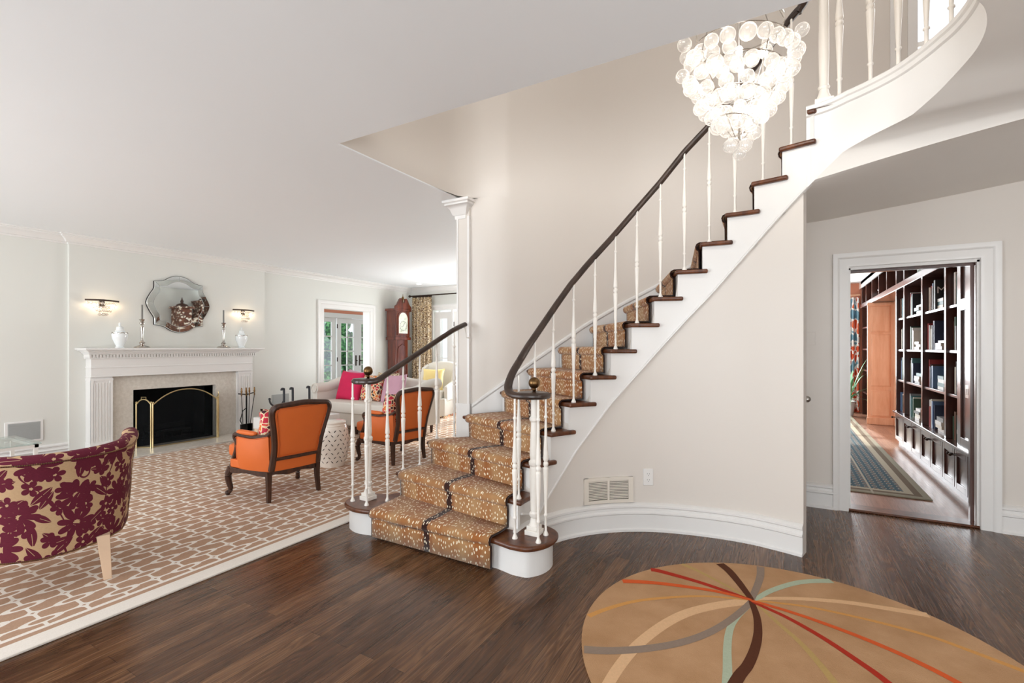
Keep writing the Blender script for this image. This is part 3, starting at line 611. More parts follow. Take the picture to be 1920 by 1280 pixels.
# back windows
for nm, x0, x1, z0, z1 in (('window_4', -7.0, -3.4, .4, 2.5), ('window_5', -1.1, 1.5, .25, 2.45)):
    b = B(); k = 5 if x1-x0 > 3 else 4
    for i in range(k+1): x = lerp(x0, x1-.05, i/k); b.box(x, x+.05, -3.12, -3.06, z0, z1)
    for i in range(5): z = lerp(z0, z1-.04, i/4); b.box(x0, x1, -3.12, -3.06, z, z+.04)
    struct(nm, b, 'trim')

# ================================================================ STAIRCASE
st = thing('curved_staircase', 'curved white open-string staircase with dark oak treads sweeping up to the landing', 'staircase')
bullR = [(-1.30, 2.435), (-1.24, 2.49), (-1.205, 2.57), (-1.20, 2.66), (-1.225, 2.74), (-1.28, 2.79), (-1.36, 2.82)]
bullL = [(-2.66, 2.425), (-2.76, 2.44), (-2.85, 2.49), (-2.895, 2.58), (-2.885, 2.68), (-2.82, 2.76), (-2.70, 2.80)]
bullR = path_smooth([(-1.40, 2.425)]+bullR, 4)[1:]; bullL = path_smooth([(-2.53, 2.45)]+bullL, 4)[1:]
poly1 = [(-2.53, 2.45)]+[(-1.52, 2.45), (-1.40, 2.425)]+bullR+[tuple(cI(3.0, .05)), tuple(cO(2.9))]+bullL[::-1]
obj('tread', B().prism(poly1, R-.032, R), 'tread', st, bevel=.012, seg=3, label='lowest tread with a rounded bullnose at each end')
cx = sum(p[0] for p in poly1)/len(poly1); cy = sum(p[1] for p in poly1)/len(poly1)
def inset(pl, d):
    k = len(pl); out = []
    for i in range(k):
        a, p, c = Vector(pl[i-1]), Vector(pl[i]), Vector(pl[(i+1) % k]); d0 = (p-a).normalized(); d1 = (c-p).normalized()
        n = (Vector((-d0.y, d0.x))+Vector((-d1.y, d1.x))).normalized(); out.append(tuple(p+n*d))
    return out
pi_ = inset(poly1, .035)
obj('riser', B().prism(pi_, 0, R-.032), 'trim', st, label='white rounded plinth of the lowest step')
for k in range(2, 15):
    inn = [tuple(cI(k+u*1.32)) for u in (0, .2, .4, .6, .8, 1.0)]
    ret = [tuple(cI(k+1.32, .04)), tuple(cI(k+1.12, .04))]
    out = [tuple(cO(k+u*1.12)) for u in (1.0, .75, .5, .25, 0)]
    ex = 0
    if k <= 4: out = [tuple(Vector(p)+Vector((-.0, 0))) for p in out]
    obj('tread', B().prism(inn+ret+out, k*R-.030, k*R), 'tread', st, bevel=.011, seg=3)
for k in range(2, 16):
    a, c = cO(k+.1), cI(k+.1, .03); d = (c-a).normalized(); nn = Vector((-d.y, d.x))*.02
    if k <= 4: a = a+d*.03
    pl = [(a.x, a.y), (c.x, c.y), (c.x+nn.x, c.y+nn.y), (a.x+nn.x, a.y+nn.y)]
    obj('riser', B().prism(pl, (k-1)*R, k*R-.029), 'trim', st)
# landing nosing
n0, n1 = cI(15), cO(15); d = (cI(15.3)-n0)
obj('landing_nosing', B().prism([tuple(n0), tuple(n0+d), tuple(n1+Vector((.1, 0))), tuple(n1)], 15*R-.03, 15*R), 'tread', st, bevel=.011, seg=3)
# inner open stringer as a stepped board
b = B()
for k in range(1, 15):
    for s in range(8):
        t0, t1 = k+.12+s/8, k+.12+(s+1)/8
        if t0 < 1.9: continue
        zt = k*R-.030; q = []
        for t in (t0, t1):
            p = cI(t, .03); i = cI(t, .07); zb = max(0.0, min(zt-.02, height_seen(p.x, p.y, ZB)))
            q.append((p, i, zb))
        (p0, i0, z0), (p1, i1, z1) = q
        vs = [(p0.x, p0.y, z0), (p1.x, p1.y, z1), (p1.x, p1.y, zt), (p0.x, p0.y, zt), (i0.x, i0.y, z0), (i1.x, i1.y, z1), (i1.x, i1.y, zt), (i0.x, i0.y, zt)]
        b.add(vs, [(0, 1, 2, 3), (4, 7, 6, 5), (0, 4, 5, 1), (3, 2, 6, 7)]+([(0, 3, 7, 4)] if s == 0 else [])+([(1, 5, 6, 2)] if s == 7 and k == 14 else []))
obj('stringer', b, 'trim', st, label='white stepped side board')
b = B(); bd = []
for i in range(70):
    t = 2.35+i*(15.0-2.35)/69; p = cI(t, .026); bd.append((p.x, p.y, max(.21, height_seen(p.x, p.y, ZB)+.006)))
b.tube(bd, .0075, 6); obj('stringer_bead', b, 'trim', st)
# outer stringer towards the living room, steps two to four
b = B()
for k in (2, 3, 4):
    for s in range(6):
        t0, t1 = k+.12+s/6, k+.12+(s+1)/6
        if t1 > 4.75: break
        a0, a1 = cO(t0), cO(t1); d = (a1-a0).normalized(); n = Vector((d.y, -d.x))*.03; a0 = a0+n; a1 = a1+n; n = n*1.3
        vs = [(a0.x, a0.y, 0), (a1.x, a1.y, 0), (a1.x, a1.y, k*R-.03), (a0.x, a0.y, k*R-.03), (a0.x+n.x, a0.y+n.y, 0), (a1.x+n.x, a1.y+n.y, 0), (a1.x+n.x, a1.y+n.y, k*R-.03), (a0.x+n.x, a0.y+n.y, k*R-.03)]
        b.add(vs, [(0, 3, 2, 1), (4, 5, 6, 7), (3, 7, 6, 2)]+([(0, 4, 7, 3)] if s == 0 else []))
obj('stringer', b, 'trim', st, label='white side board facing the living room')
# fascia of the landing
b = B(); vs = []
for x, y, zb, zt in F3: vs += [(x, y, zb), (x, y, zt-.05)]
k = len(F3); b.add(vs, [(2*i, 2*i+2, 2*i+3, 2*i+1) for i in range(k-1)])
FP = [(.0, -.07), (-.012, -.062), (-.012, -.036), (-.022, -.028), (-.024, -.008), (-.016, 0), (.10, 0), (.10, -.07)]
b.ribbon([(x, y, zt) for x, y, zb, zt in F3], FP)
b.box(-2.58, .1, 2.14, 2.2, CEIL+.01, 2.95)
struct('trim_13', b, 'trim', label='curved white fascia of the upper landing')

# ---- runner
def runner():
    b = B(); NU = 16; rows = []; vlen = 0; last = None
    def L(t, ins_o, ins_i):
        a, c = cO(t), cI(t)
        if t < 2: f = sstep((t-1)/1.0); a = Vector((-2.53, a.y)).lerp(a, f); c = Vector((-1.53, 2.45+(c.y-2.45))).lerp(c, f); ins_o *= f; ins_i *= f
        d = (c-a); ln = d.length; d = d/ln; return a+d*ins_o, c-d*ins_i
    def row(t, z, sh=0):
        nonlocal vlen, last
        io = .085 if t > 3.9 else .06
        a, c = L(t, io, .095)
        fw = (cI(t+.1)+cO(t+.1)-cI(t-.0)-cO(t-.0)).normalized() if t > 1.01 else Vector((0, 1))
        a = a-fw*sh; c = c-fw*sh; m = (a+c)/2
        if last is not None: vlen += math.sqrt((m.x-last[0])**2+(m.y-last[1])**2+(z-last[2])**2)
        last = (m.x, m.y, z); rows.append((a, c, z, vlen))
    for k in range(1, 15):
        row(k+.10, (k-1)*R+.012, .016); row(k+.10, k*R-.075, .016); row(k+.10, k*R-.042, .018)
        row(k, k*R-.040, .004); row(k, k*R-.030, .016); row(k, k*R-.012, .020); row(k, k*R+.002, .014); row(k+.015, k*R+.010, 0)
        if k < 15:
            row(k+.5, k*R+.011); row(k+1.0, k*R+.011)
    vs, uv = [], []
    for a, c, z, v in rows:
        for i in range(NU+1): p = a.lerp(c, i/NU); vs.append((p.x, p.y, z)); uv.append((i/NU, v))
    b.add(vs, [(j*(NU+1)+i, j*(NU+1)+i+1, (j+1)*(NU+1)+i+1, (j+1)*(NU+1)+i) for j in range(len(rows)-1) for i in range(NU)], 0, uv)
    o = obj('stair_runner', b, 'carpet', None, smooth=60)
    q = o.modifiers.new('solid', 'SOLIDIFY'); q.thickness = .009; q.offset = 1
    return tag(o, 'tan antelope-spotted carpet runner with dark centre seam fitted over the stair treads', 'stair carpet')
runner()

# ---- balusters, newels and rails
def bal_prof(h, s=1.0):
    P = [(.017, 0), (.017, .006), (.010, .022), (.0075, .03), (.0075, .115), (.012, .12), (.012, .128), (.0075, .134), (.0085, .17)]
    m = h*.52
    P += [(.0165, m-.035), (.017, m-.025), (.010, m-.018), (.016, m-.008), (.016, m+.006), (.010, m+.014), (.0165, m+.024), (.0165, m+.034), (.009, m+.16)]
    P += [(.0075, h-.14), (.0075, h-.125), (.012, h-.12), (.012, h-.112), (.0075, h-.106), (.0065, h)]
    return [(r*s, z) for r, z in P]
RL = [(958, 704), (973, 678), (991, 648), (1017.5, 609), (1044, 570), (1070, 533.6), (1103, 494), (1145, 448), (1185, 402), (1237, 343), (1285, 283), (1328.5, 237), (1400, 146), (1477, 42), (1506.5, 7)]
rail = thing('stair_railing', 'dark wooden handrail on thin turned white iron balusters along the open side of stair', 'railing')
NW = (-1.345, 2.645); ZV = 1.045
spiral = [(NW[0]+.075*math.cos(a), NW[1]+.06*math.sin(a), ZV) for a in [0.6-i*.35 for i in range(12)]]
rp = [(-1.27, 2.67, ZV), (-1.28, 2.60, ZV), (-1.34, 2.565, ZV), (-1.42, 2.56, ZV), (-1.48, 2.575, ZV+.015), (-1.512, 2.615, ZV+.06)]
for i in range(0, 60):
    t = 2.25+i*.22
    if t > 14.9: break
    p = cI(t, .07)
    if i == 0: p = Vector((-1.513, 2.67))
    if i == 1: p = Vector((-1.502, 2.73))
    z = height_seen(p.x, p.y, RL); rp.append((p.x, p.y, z))
rp.append((.17, 3.60, rp[-1][2]+.12)); sm = path_smooth(rp, 3)
obj('handrail', B().tube(sm, .027, 12, flat=.8), 'rail', rail)
obj('volute', B().lathe((NW[0]-.01, NW[1]-.01, ZV), [(.05, -.022), (.085, -.02), (.095, -.008), (.095, .006), (.085, .02), (.04, .024)], 24), 'rail', rail, label='round end of the handrail')
def newel(parent, x, y, z0, z1):
    h = z1-z0
    P = [(.020, .10), (.030, .115), (.030, .13), (.022, .14), (.024, .20), (.030, h*.46), (.026, h*.50), (.034, h*.515), (.034, h*.535), (.024, h*.55), (.028, h*.58), (.021, h-.16), (.021, h-.145), (.03, h-.135), (.03, h-.12), (.021, h-.11), (.021, h)]
    b = B().lathe((x, y, z0), P, 12); b.box(x-.045, x+.045, y-.045, y+.045, z0, z0+.03).box(x-.036, x+.036, y-.036, y+.036, z0+.03, z0+.055).lathe((x, y, z0), [(.036, .05), (.026, .075), (.022, .10)], 12)
    o = obj('newel_post', b, 'iron_w', parent, bevel=.003)
    f = B().lathe((x, y, z1+.02), [(.026, 0), (.026, .006), (.012, .014), (.009, .024), (.014, .034), (.01, .042)], 14).ball((x, y, z1+.02+.076), .036, 20)
    obj('ball_finial', f, 'oldbrass', o, label='aged brass ball')
    return o
newel(rail, NW[0], NW[1], R, ZV-.02)
def baluster(parent, x, y, z0, z1, s=1): obj('baluster', B().lathe((x, y, z0), bal_prof(z1-z0, s), 10), 'iron_w', parent, smooth=60)
for x, y in [(-1.413, 2.522), (-1.262, 2.536), (-1.274, 2.662)]: baluster(rail, x, y, R, ZV-.015)
def railz(x, y, path): return min(path, key=lambda p: (p[0]-x)**2+(p[1]-y)**2)[2]
for k in range(2, 15):
    p = cI(k+.38, .055) if k > 2 else Vector((-1.468, 2.672))
    baluster(rail, p.x, p.y, k*R, railz(p.x, p.y, sm)-.015)
# living room side
lr = thing('short_stair_railing', 'short dark handrail with white balusters on living room side, ending at the pilaster', 'railing')
NL = (-2.745, 2.625); ZL = 1.085
RLL = [(705, 707), (722, 703), (760, 678), (800, 652), (840, 625), (868, 608)]
rp = [(-2.84, 2.60, ZL), (-2.78, 2.55, ZL), (-2.69, 2.55, ZL), (-2.63, 2.60, ZL+.01)]
for p in [(-2.60, 2.70), (-2.60, 2.85), (-2.59, 3.0), (-2.575, 3.15), (-2.545, 3.28), (-2.52, 3.42), (-2.51, 3.56)]:
    rp.append((p[0], p[1], height_seen(p[0], p[1], RLL)))
sml = path_smooth(rp, 3)
obj('handrail', B().tube(sml, .027, 12, flat=.8), 'rail', lr)
obj('volute', B().lathe((NL[0]-.02, NL[1]-.01, ZL), [(.05, -.022), (.09, -.02), (.10, -.008), (.10, .006), (.09, .02), (.04, .024)], 24), 'rail', lr, label='round end of the handrail')
obj('wall_bracket', B().tube([(-2.50, 3.612, sml[-1][2]-.12), (-2.50, 3.57, sml[-1][2]-.12), (-2.51, 3.55, sml[-1][2]-.02)], .006, 8), 'iron_w', lr)
newel(lr, NL[0], NL[1], R, ZL-.02)
for x, y, k in [(-2.812, 2.535, 1), (-2.648, 2.518, 1), (-2.587, 2.665, 1), (-2.599, 2.849, 2), (-2.576, 3.018, 2), (-2.563, 3.22, 3), (-2.49, 3.37, 3)]:
    baluster(lr, x, y, k*R, railz(x, y, sml)-.012)
# landing balustrade
la = thing('landing_balustrade', 'white turned balusters and tall white post along the curved edge of upper landing', 'railing')
acc = 0; bp = []; nxt = .165; prev = F3[0]
cen = [(x+(.05), y, z) for x, y, _, z in F3]
for i in range(1, len(F3)):
    q = F3[i]; acc += math.hypot(q[0]-prev[0], q[1]-prev[1]); prev = q
    if acc > nxt and q[1] > 2.3:
        d = Vector((F3[i][0]-F3[i-1][0], F3[i][1]-F3[i-1][1])).normalized(); nn = Vector((-d.y, d.x)); bp.append((q[0]+nn.x*.045, q[1]+nn.y*.045, q[3])); nxt += .135
for x, y, z in bp: baluster(la, x, y, z-.002, 3.80, 1.35)
ny = (.215, 3.615, 2.868)
b = B().lathe(ny, [(.028, .1), (.034, .115), (.026, .13), (.030, .35), (.024, 1.0)], 12).box(ny[0]-.05, ny[0]+.05, ny[1]-.05, ny[1]+.05, ny[2]-.02, ny[2]+.03).lathe(ny, [(.045, .03), (.04, .05), (.03, .075), (.026, .1)], 12)
obj('newel_post', b, 'iron_w', la)
top = [(p.x, p.y, z) for p, z in [(cI(14.6, .07), 3.52)]]+[(ny[0], ny[1], 3.80)]+[(x, y, 3.81) for x, y, z in bp]
obj('handrail', B().tube(path_smooth(top, 3), .027, 10, flat=.8), 'rail', la)

# wall fittings under the stair
def on_wall(t, off=.045): p = cI(t, off); d = (cI(t+.05)-cI(t-.05)).normalized(); return p, d
def tfind(px):
    lo, hi = 1.5, 15
    for _ in range(40):
        mid = (lo+hi)/2; p = cI(mid, .045)
        if proj(p.x, p.y, 0)[0] < px: lo = mid
        else: hi = mid
    return lo
ta, tb = tfind(1094), tfind(1186.5)
gr = thing('return_air_grille', 'cream louvred vent grille on curved wall under the stairs above baseboard', 'vent')
def wallgrid(t0, t1, z0, z1, off, thick, nseg=10):
    b = B(); vs = []
    for i in range(nseg+1):
        t = lerp(t0, t1, i/nseg); a = cI(t, .045-off); c = cI(t, .045-off-thick)
        vs += [(a.x, a.y, z0), (a.x, a.y, z1), (c.x, c.y, z1), (c.x, c.y, z0)]
    return b.add(vs, [(4*i+j, 4*i+4+j, 4*i+4+(j+1) % 4, 4*i+(j+1) % 4) for i in range(nseg) for j in range(4)]+[(0, 1, 2, 3), tuple(4*nseg+j for j in (3, 2, 1, 0))])
g0, g1 = .208, .395
fr = B()
for q in (wallgrid(ta, tb, g0, g0+.024, 0, .012), wallgrid(ta, tb, g1-.024, g1, 0, .012), wallgrid(ta, lerp(ta, tb, .09), g0, g1, 0, .012, 2), wallgrid(lerp(ta, tb, .91), tb, g0, g1, 0, .012, 2), wallgrid(lerp(ta, tb, .48), lerp(ta, tb, .52), g0, g1, 0, .012, 2)):
    o_ = len(fr.v); fr.v += q.v; fr.f += [tuple(o_+j for j in f) for f in q.f]; fr.mi += q.mi; fr.uv += q.uv
obj('frame', fr, 'grille', gr)
obj('shade_backing', wallgrid(ta+.02, tb-.02, g0+.01, g1-.01, 0, .002), 'dark', gr)  # dark sheet painted as the shade behind the louvres
sl_ = B()
for i in range(12):
    z = g0+.030+i*.0113
    q = wallgrid(lerp(ta, tb, .09), lerp(ta, tb, .91), z, z+.0068, .003, .006, 6)
    o_ = len(sl_.v); sl_.v += q.v; sl_.f += [tuple(o_+j for j in f) for f in q.f]; sl_.mi += q.mi; sl_.uv += q.uv
obj('louvres', sl_, 'grille', gr)
tc = (tfind(1206.5)+tfind(1224))/2; p, d = on_wall(tc); ang = math.atan2(d.y, d.x)
ol = thing('wall_outlet', 'white double power outlet on curved wall to the right of the vent grille', 'outlet', (p.x, p.y, .39), ang)
obj('cover_plate', B().box(-.036, .036, -.008, .002, -.06, .06), 'trim', ol, bevel=.003)
for z in (-.022, .022):
    s_ = obj('socket', B().prism([(.016*math.cos(a), .018*math.sin(a)) for a in [i*PI/8 for i in range(16)]], -.011, -.007, f=lambda a, b, c, z=z: (a, c, b+z)), 'trim', ol)
    obj('slots', B().box(-.008, -.006, -.0115, -.0108, z, z+.008).box(.006, .008, -.0115, -.0108, z, z+.008).box(-.002, .002, -.0115, -.0108, z-.01, z-.006), 'black', s_)

# ================================================================ RUGS
# rugs
tag(obj('living_room_rug', B().box(-6.765, -2.9, -1.6, 8.35, .001, .014), 'rug', bevel=.004), 'large cream and tan trellis-pattern rug covering the living room floor', 'rug')
tag(obj('library_runner', B().box(-.35, 1.12, 5.43, 11.6, .005, .016), 'libr', bevel=.003), 'teal patterned rug with tan border on the library floor', 'rug')
RC = (.05, 2.385); RR = .915
n = N('wool_tan'); g = n.geo(); f = n.noise(g, 4.5, 4, .6); fi = n.noise(g, 240, 2)
col = n.ramp(f, [(.3, lin(176, 136, 98)), (.65, lin(196, 156, 118))]); col = n.mix(n.math('MULTIPLY', fi, .3), col, lin(140, 100, 68)); n.bump(fi, .5, .004); M['wool'] = n.set(col, .95, spec=.1)
cols = {'s_brown': (88, 52, 36), 's_grey': (142, 124, 110), 's_mint': (172, 182, 158), 's_red': (170, 52, 36), 's_orange': (208, 92, 48), 's_gold': (204, 148, 84), 's_cream': (216, 176, 136), 's_olive': (180, 150, 96)}
for k, c in cols.items(): M[k] = plain(k.replace('s_', 'wool_stripe_'), c, .95, var=.12, nsc=120, spec=.1)
names = list(cols)
b = B(); poly = [(RC[0]+RR*math.cos(2*PI*i/96), RC[1]+RR*math.sin(2*PI*i/96)) for i in range(96)]
b.prism(poly, .001, .012)
def ext(a, c, ln): a, c = Vector(a), Vector(c); return tuple(c+(c-a).normalized()*ln)
HB = (-.152, 2.815)
ST = [('s_cream', .024, .034, [(-.603, 1.70), (-.605, 1.863), (-.592, 2.018), (-.563, 2.174), (-.501, 2.366), (-.421, 2.526), (-.307, 2.666), (-.174, 2.79), HB]),
 ('s_cream', .012, .026, [HB, (-.101, 2.861), (.06, 2.952), (.27, 3.032), (.469, 3.069), (.62, 3.09)]),
 ('s_gold', .016, .008, [(-.87, 2.20), (-.843, 2.25), (-.787, 2.355), (-.684, 2.498), (-.533, 2.629), (-.362, 2.74), HB]),
 ('s_gold', .008, .016, [HB, (-.068, 2.84), (.11, 2.885), (.352, 2.893), (.569, 2.87), (.713, 2.814), (.86, 2.745)]),
 ('s_olive', .016, .008, [(-.60, 3.07), (-.53, 3.065), (-.425, 3.010), (-.289, 2.92), HB]),
 ('s_olive', .008, .02, [HB, (-.097, 2.747), (-.024, 2.637), (.051, 2.533), (.109, 2.426), (.18, 2.26), (.30, 1.9), (.38, 1.5)]),
 ('s_mint', .022, .012, [(-.19, 1.48), (-.19, 1.8), (-.20, 2.093), (-.221, 2.32), (-.224, 2.479), (-.204, 2.602), (-.161, 2.749), HB]),
 ('s_mint', .012, .026, [HB, (-.128, 2.846), (-.071, 2.965), (.029, 3.112), (.122, 3.204), (.25, 3.28)]),
 ('s_grey', .028, .016, [(-.80, 1.98), (-.70, 2.02), (-.601, 2.08), (-.506, 2.154), (-.414, 2.245), (-.331, 2.356), (-.265, 2.478), (-.206, 2.625), (-.157, 2.776), HB]),
 ('s_grey', .016, .022, [HB, (-.15, 2.847), (-.134, 2.983), (-.123, 3.144), (-.129, 3.29)]),
 ('s_brown', .028, .014, [(-.25, 1.5), (-.22, 1.8), (-.166, 2.112), (-.135, 2.227), (-.115, 2.361), (-.108, 2.503), (-.119, 2.651), (-.147, 2.782), HB]),
 ('s_brown', .014, .028, [HB, (-.161, 2.841), (-.194, 2.92), (-.237, 3.016), (-.296, 3.13), (-.37, 3.22)]),
 ('s_red', .024, .012, [(-.73, 2.87), (-.68, 2.908), (-.561, 2.902), (-.405, 2.88), (-.257, 2.843), HB]),
 ('s_red', .012, .020, [HB, (-.12, 2.785), (.006, 2.722), (.145, 2.616), (.265, 2.495), (.36, 2.38), (.52, 2.12), (.7, 1.75)]),
 ('s_orange', .022, .012, [(-.85, 2.63), (-.80, 2.68), (-.646, 2.747), (-.466, 2.795), (-.303, 2.822), HB]),
 ('s_orange', .012, .020, [HB, (-.132, 2.807), (.006, 2.788), (.153, 2.752), (.327, 2.69), (.481, 2.61), (.62, 2.50), (.8, 2.28), (.9, 2.1)])]
for i, (m_, w0, w1, pts) in enumerate(ST):
    sp = path_smooth(pts, 5); sp = [p for p in sp if math.hypot(p[0]-RC[0], p[1]-RC[1]) < RR-.004]; k = len(sp); vs = []
    z = .0125+i*.00006
    for j, p in enumerate(sp):
        a = Vector(sp[max(0, j-1)]); c = Vector(sp[min(k-1, j+1)]); d = (c-a).normalized(); w = lerp(w0, w1, j/(k-1))*.95
        vs += [(p[0]-d.y*w, p[1]+d.x*w, z), (p[0]+d.y*w, p[1]-d.x*w, z)]
    b.add(vs, [(2*j, 2*j+1, 2*j+3, 2*j+2) for j in range(k-1)], 1+names.index(m_))
tag(obj('round_rug', b, ['wool']+names, smooth=0), 'round tan wool rug with red, orange, brown and grey stripes meeting off centre', 'rug')

# ================================================================ FIREPLACE
fp = thing('fireplace', 'white mantelpiece with dentil cornice, fluted pilasters and beige marble surround', 'fireplace')
XF = XW+.045
b = B()
for o0, z0, z1, y0, y1 in [(.19, 1.20, 1.215, 2.515, 4.59), (.205, 1.25, 1.262, 2.505, 4.60), (.235, 1.262, 1.28, 2.49, 4.615), (.265, 1.28, 1.296, 2.475, 4.63), (.30, 1.296, 1.308, 2.45, 4.65), (.335, 1.308, 1.332, 2.43, 4.665)]:
    b.box(XF+.001, XF+o0-.02, y0, y1, z0, z1)
obj('mantel_shelf', b, 'mantel', fp, bevel=.004)
b = B(); y = 2.51
while y < 4.585: b.box(XF+.02, XF+.185, y, y+.018, 1.215, 1.25); y += .034
b.box(XF+.001, XF+.165, 2.515, 4.585, 1.215, 1.25); obj('dentil_band', b, 'mantel', fp)
b = B().box(XF+.001, XF+.15, 2.535, 4.565, .975, 1.20).box(XF+.001, XF+.158, 2.53, 4.57, 1.085, 1.10).box(XF+.001, XF+.156, 2.53, 4.57, .975, .985); obj('frieze', b, 'mantel', fp, bevel=.002)
for y0, y1 in ((2.535, 2.755), (4.345, 4.565)):
    b = B().box(XF+.001, XF+.138, y0, y1, 0.03, .975).box(XF+.001, XF+.155, y0-.006, y1+.006, .03, .17).box(XF+.001, XF+.150, y0-.004, y1+.004, .93, .955)
    nfl = 5
    for i in range(nfl+1):
        yy = lerp(y0+.035, y1-.035, i/nfl); b.box(XF+.13, XF+.147, yy-.008, yy+.008, .19, .90)
    b.box(XF+.13, XF+.147, y0, y0+.03, .17, .93).box(XF+.13, XF+.147, y1-.03, y1, .17, .93)
    obj('fluted_pilaster', b, 'mantel', fp)
b = wall_open('x', XF+.001, .075, 2.755, 4.345, .026, .975, [(3.0, 4.04, .026, .785)]); obj('marble_surround', b, 'marble', fp)
obj('firebox', B().box(XF-.55, XF-.53, 2.95, 4.09, .0, .85).box(XF-.53, XF-.0, 2.95, 3.0, .0, .85).box(XF-.53, XF-.0, 4.04, 4.09, .0, .85).box(XF-.53, XF-.0, 2.95, 4.09, .785, .85).box(XF-.53, XF-.0, 2.95, 4.09, -.02, .025), 'firebrick', fp)
tag(obj('hearth_slab', B().box(XF+.0, -6.81, 2.45, 4.66, .001, .024), 'marble', bevel=.003), 'flat cream stone hearth slab in front of the fireplace', 'hearth')
lg = thing('log_grate', 'dark iron log grate with charred logs behind the fire screen', 'fire grate')
b = B()
for i in range(6): y = 3.22+i*.11; b.tube([(XF-.36, y, .08), (XF-.12, y, .08), (XF-.09, y, .16)], .01, 6)
b.box(XF-.34, XF-.32, 3.2, 3.8, .025, .08).box(XF-.14, XF-.12, 3.2, 3.8, .025, .08); obj('grate', b, 'blackiron', lg)
for i, (x, z) in enumerate([(-.30, .13), (-.19, .13), (-.25, .21)]): obj('log', B().tube([(XF+x, 3.2+i*.03, z), (XF+x+.02, 3.85-i*.05, z+.01)], .045, 10), 'firebrick', lg)
# brass screen
fs_ = thing('fire_screen', 'folding brass fire screen with black mesh and arched centre panel', 'fire screen')
def panel(p0, p1, hs, hm, arch, handle=False):
    p0, p1 = Vector(p0), Vector(p1); zb = .026
    def P(u, z): q = p0.lerp(p1, u); return (q.x, q.y, z)
    def top(u): return hs+(hm-hs)*(1-abs(2*u-1)**2.2)
    b = B(); tp = [P(u/16, top(u/16)) for u in range(17)]
    b.tube(tp, .008, 8).tube([P(0, zb+.01), P(1, zb+.01)], .007, 6)
    for u in (0, 1): b.tube([P(u, zb), P(u, hs+.02)], .009, 8).ball(P(u, hs+.03), .012, 8)
    f = obj('panel_frame', b, 'brass', fs_)
    vs = [];
    for u in range(17): vs += [P(u/16, zb+.01), P(u/16, top(u/16))]
    obj('mesh_panel', B().add(vs, [(2*i, 2*i+2, 2*i+3, 2*i+1) for i in range(16)]), 'mesh', f)
    if handle:
        q = P(.5, hm); dd = (p1-p0).normalized()*.03
        obj('handle', B().tube([(q[0]-dd.x, q[1]-dd.y, hm), (q[0]-dd.x, q[1]-dd.y, hm+.028), (q[0]+dd.x, q[1]+dd.y, hm+.028), (q[0]+dd.x, q[1]+dd.y, hm)], .005, 6), 'brass', f)
XSN = -7.20
panel((XSN, 3.145), (XSN, 3.965), .585, .765, 1)
panel((XSN-.17, 3.03), (XSN-.005, 3.125), .59, .66, 1, True)
panel((XSN-.005, 3.985), (XSN-.17, 4.075), .59, .66, 1, True)
# fire tools
ft_ = thing('fire_tool_set', 'black iron fire tools with brass handles hanging on a stand beside mantel', 'fire tools', (-7.10, 4.345, .024))
obj('base', B().box(-.10, .10, -.09, .09, .0, .028), 'blackiron', ft_, bevel=.006)
obj('stand', B().tube([(0, 0, .02), (0, 0, .64)], .009, 8).tube([(-.02, -.12, .62), (.0, 0, .60), (-.02, .12, .62)], .008, 6).tube([(0, -.05, .1), (.0, -.1, .22), (0, -.06, .36), (0, 0, .40)], .007, 6), 'blackiron', ft_)
for i, (y, lean) in enumerate([(-.09, .02), (-.02, .0), (.03, -.01), (.11, -.07)]):
    t_ = obj('tool', B().tube([(.02, y, .60), (.02, y+lean, .14)], .005, 6).box(.0, .04, y+lean-.03, y+lean+.03, .05, .16), 'blackiron', ft_, label='black iron hearth tool')
    obj('tool_handle', B().lathe((.02, y, .60), [(.006, -.02), (.011, 0), (.007, .02), (.014, .05), (.010, .075), (.012, .09), (.006, .11)], 10), 'oldbrass', t_, label='aged brass handle')

# mirror (scalloped, bevelled border)
mc = (3.575, 1.945); q = [(0, .395), (.09, .385), (.19, .325), (.30, .292), (.305, .20), (.40, .07)]
outl = q+[(a, -z) for a, z in q[::-1]]; outl = outl+[(-a, z) for a, z in outl[::-1][1:-1]]
outl = [(.0, .395), (.10, .375), (.20, .315), (.31, .295), (.315, .20), (.365, .11), (.405, .0), (.365, -.11), (.315, -.20), (.31, -.295), (.20, -.315), (.10, -.375), (.0, -.395)]
outl = outl+[(-a, z) for a, z in outl[::-1][1:-1]]
sharp = {3, 9, 15, 21}
def smo(pl, sc=1.0):
    k = len(pl); out = []
    for i in range(k):
        a, b_, c, d = (Vector(pl[(i+j) % k]) for j in (-1, 0, 1, 2))
        if i in sharp: a = b_-(c-b_)*.4
        if (i+1) % k in sharp: d = c+(c-b_)*.4
        for u in (0, .25, .5, .75): out.append(tuple((.5*((2*b_)+(-a+c)*u+(2*a-5*b_+4*c-d)*u*u+(-a+3*b_-3*c+d)*u*u*u))*sc))
    return out
mr = thing('scalloped_mirror', 'frameless scalloped wall mirror with silvery segmented border hung above mantel', 'mirror')
XM = XF+.001
o1, o2 = smo(outl), smo(outl, .80)
k = len(o1)
obj('backing_board', B().prism(o1, XM, XM+.018, f=lambda a, b_, c: (c, mc[0]+a*1.01, mc[1]+b_*1.01)), 'black', mr)
b = B(); vs = [(XM+.020, mc[0]+a, mc[1]+z) for a, z in o1]+[(XM+.0315, mc[0]+a*.985, mc[1]+z*.985) for a, z in o1]+[(XM+.030, mc[0]+a, mc[1]+z) for a, z in o2]
b.add(vs, [(i, (i+1) % k, k+(i+1) % k, k+i) for i in range(k)]+[(k+i, k+(i+1) % k, 2*k+(i+1) % k, 2*k+i) for i in range(k)])
obj('mirrored_border', b, 'mirror', mr, smooth=20)
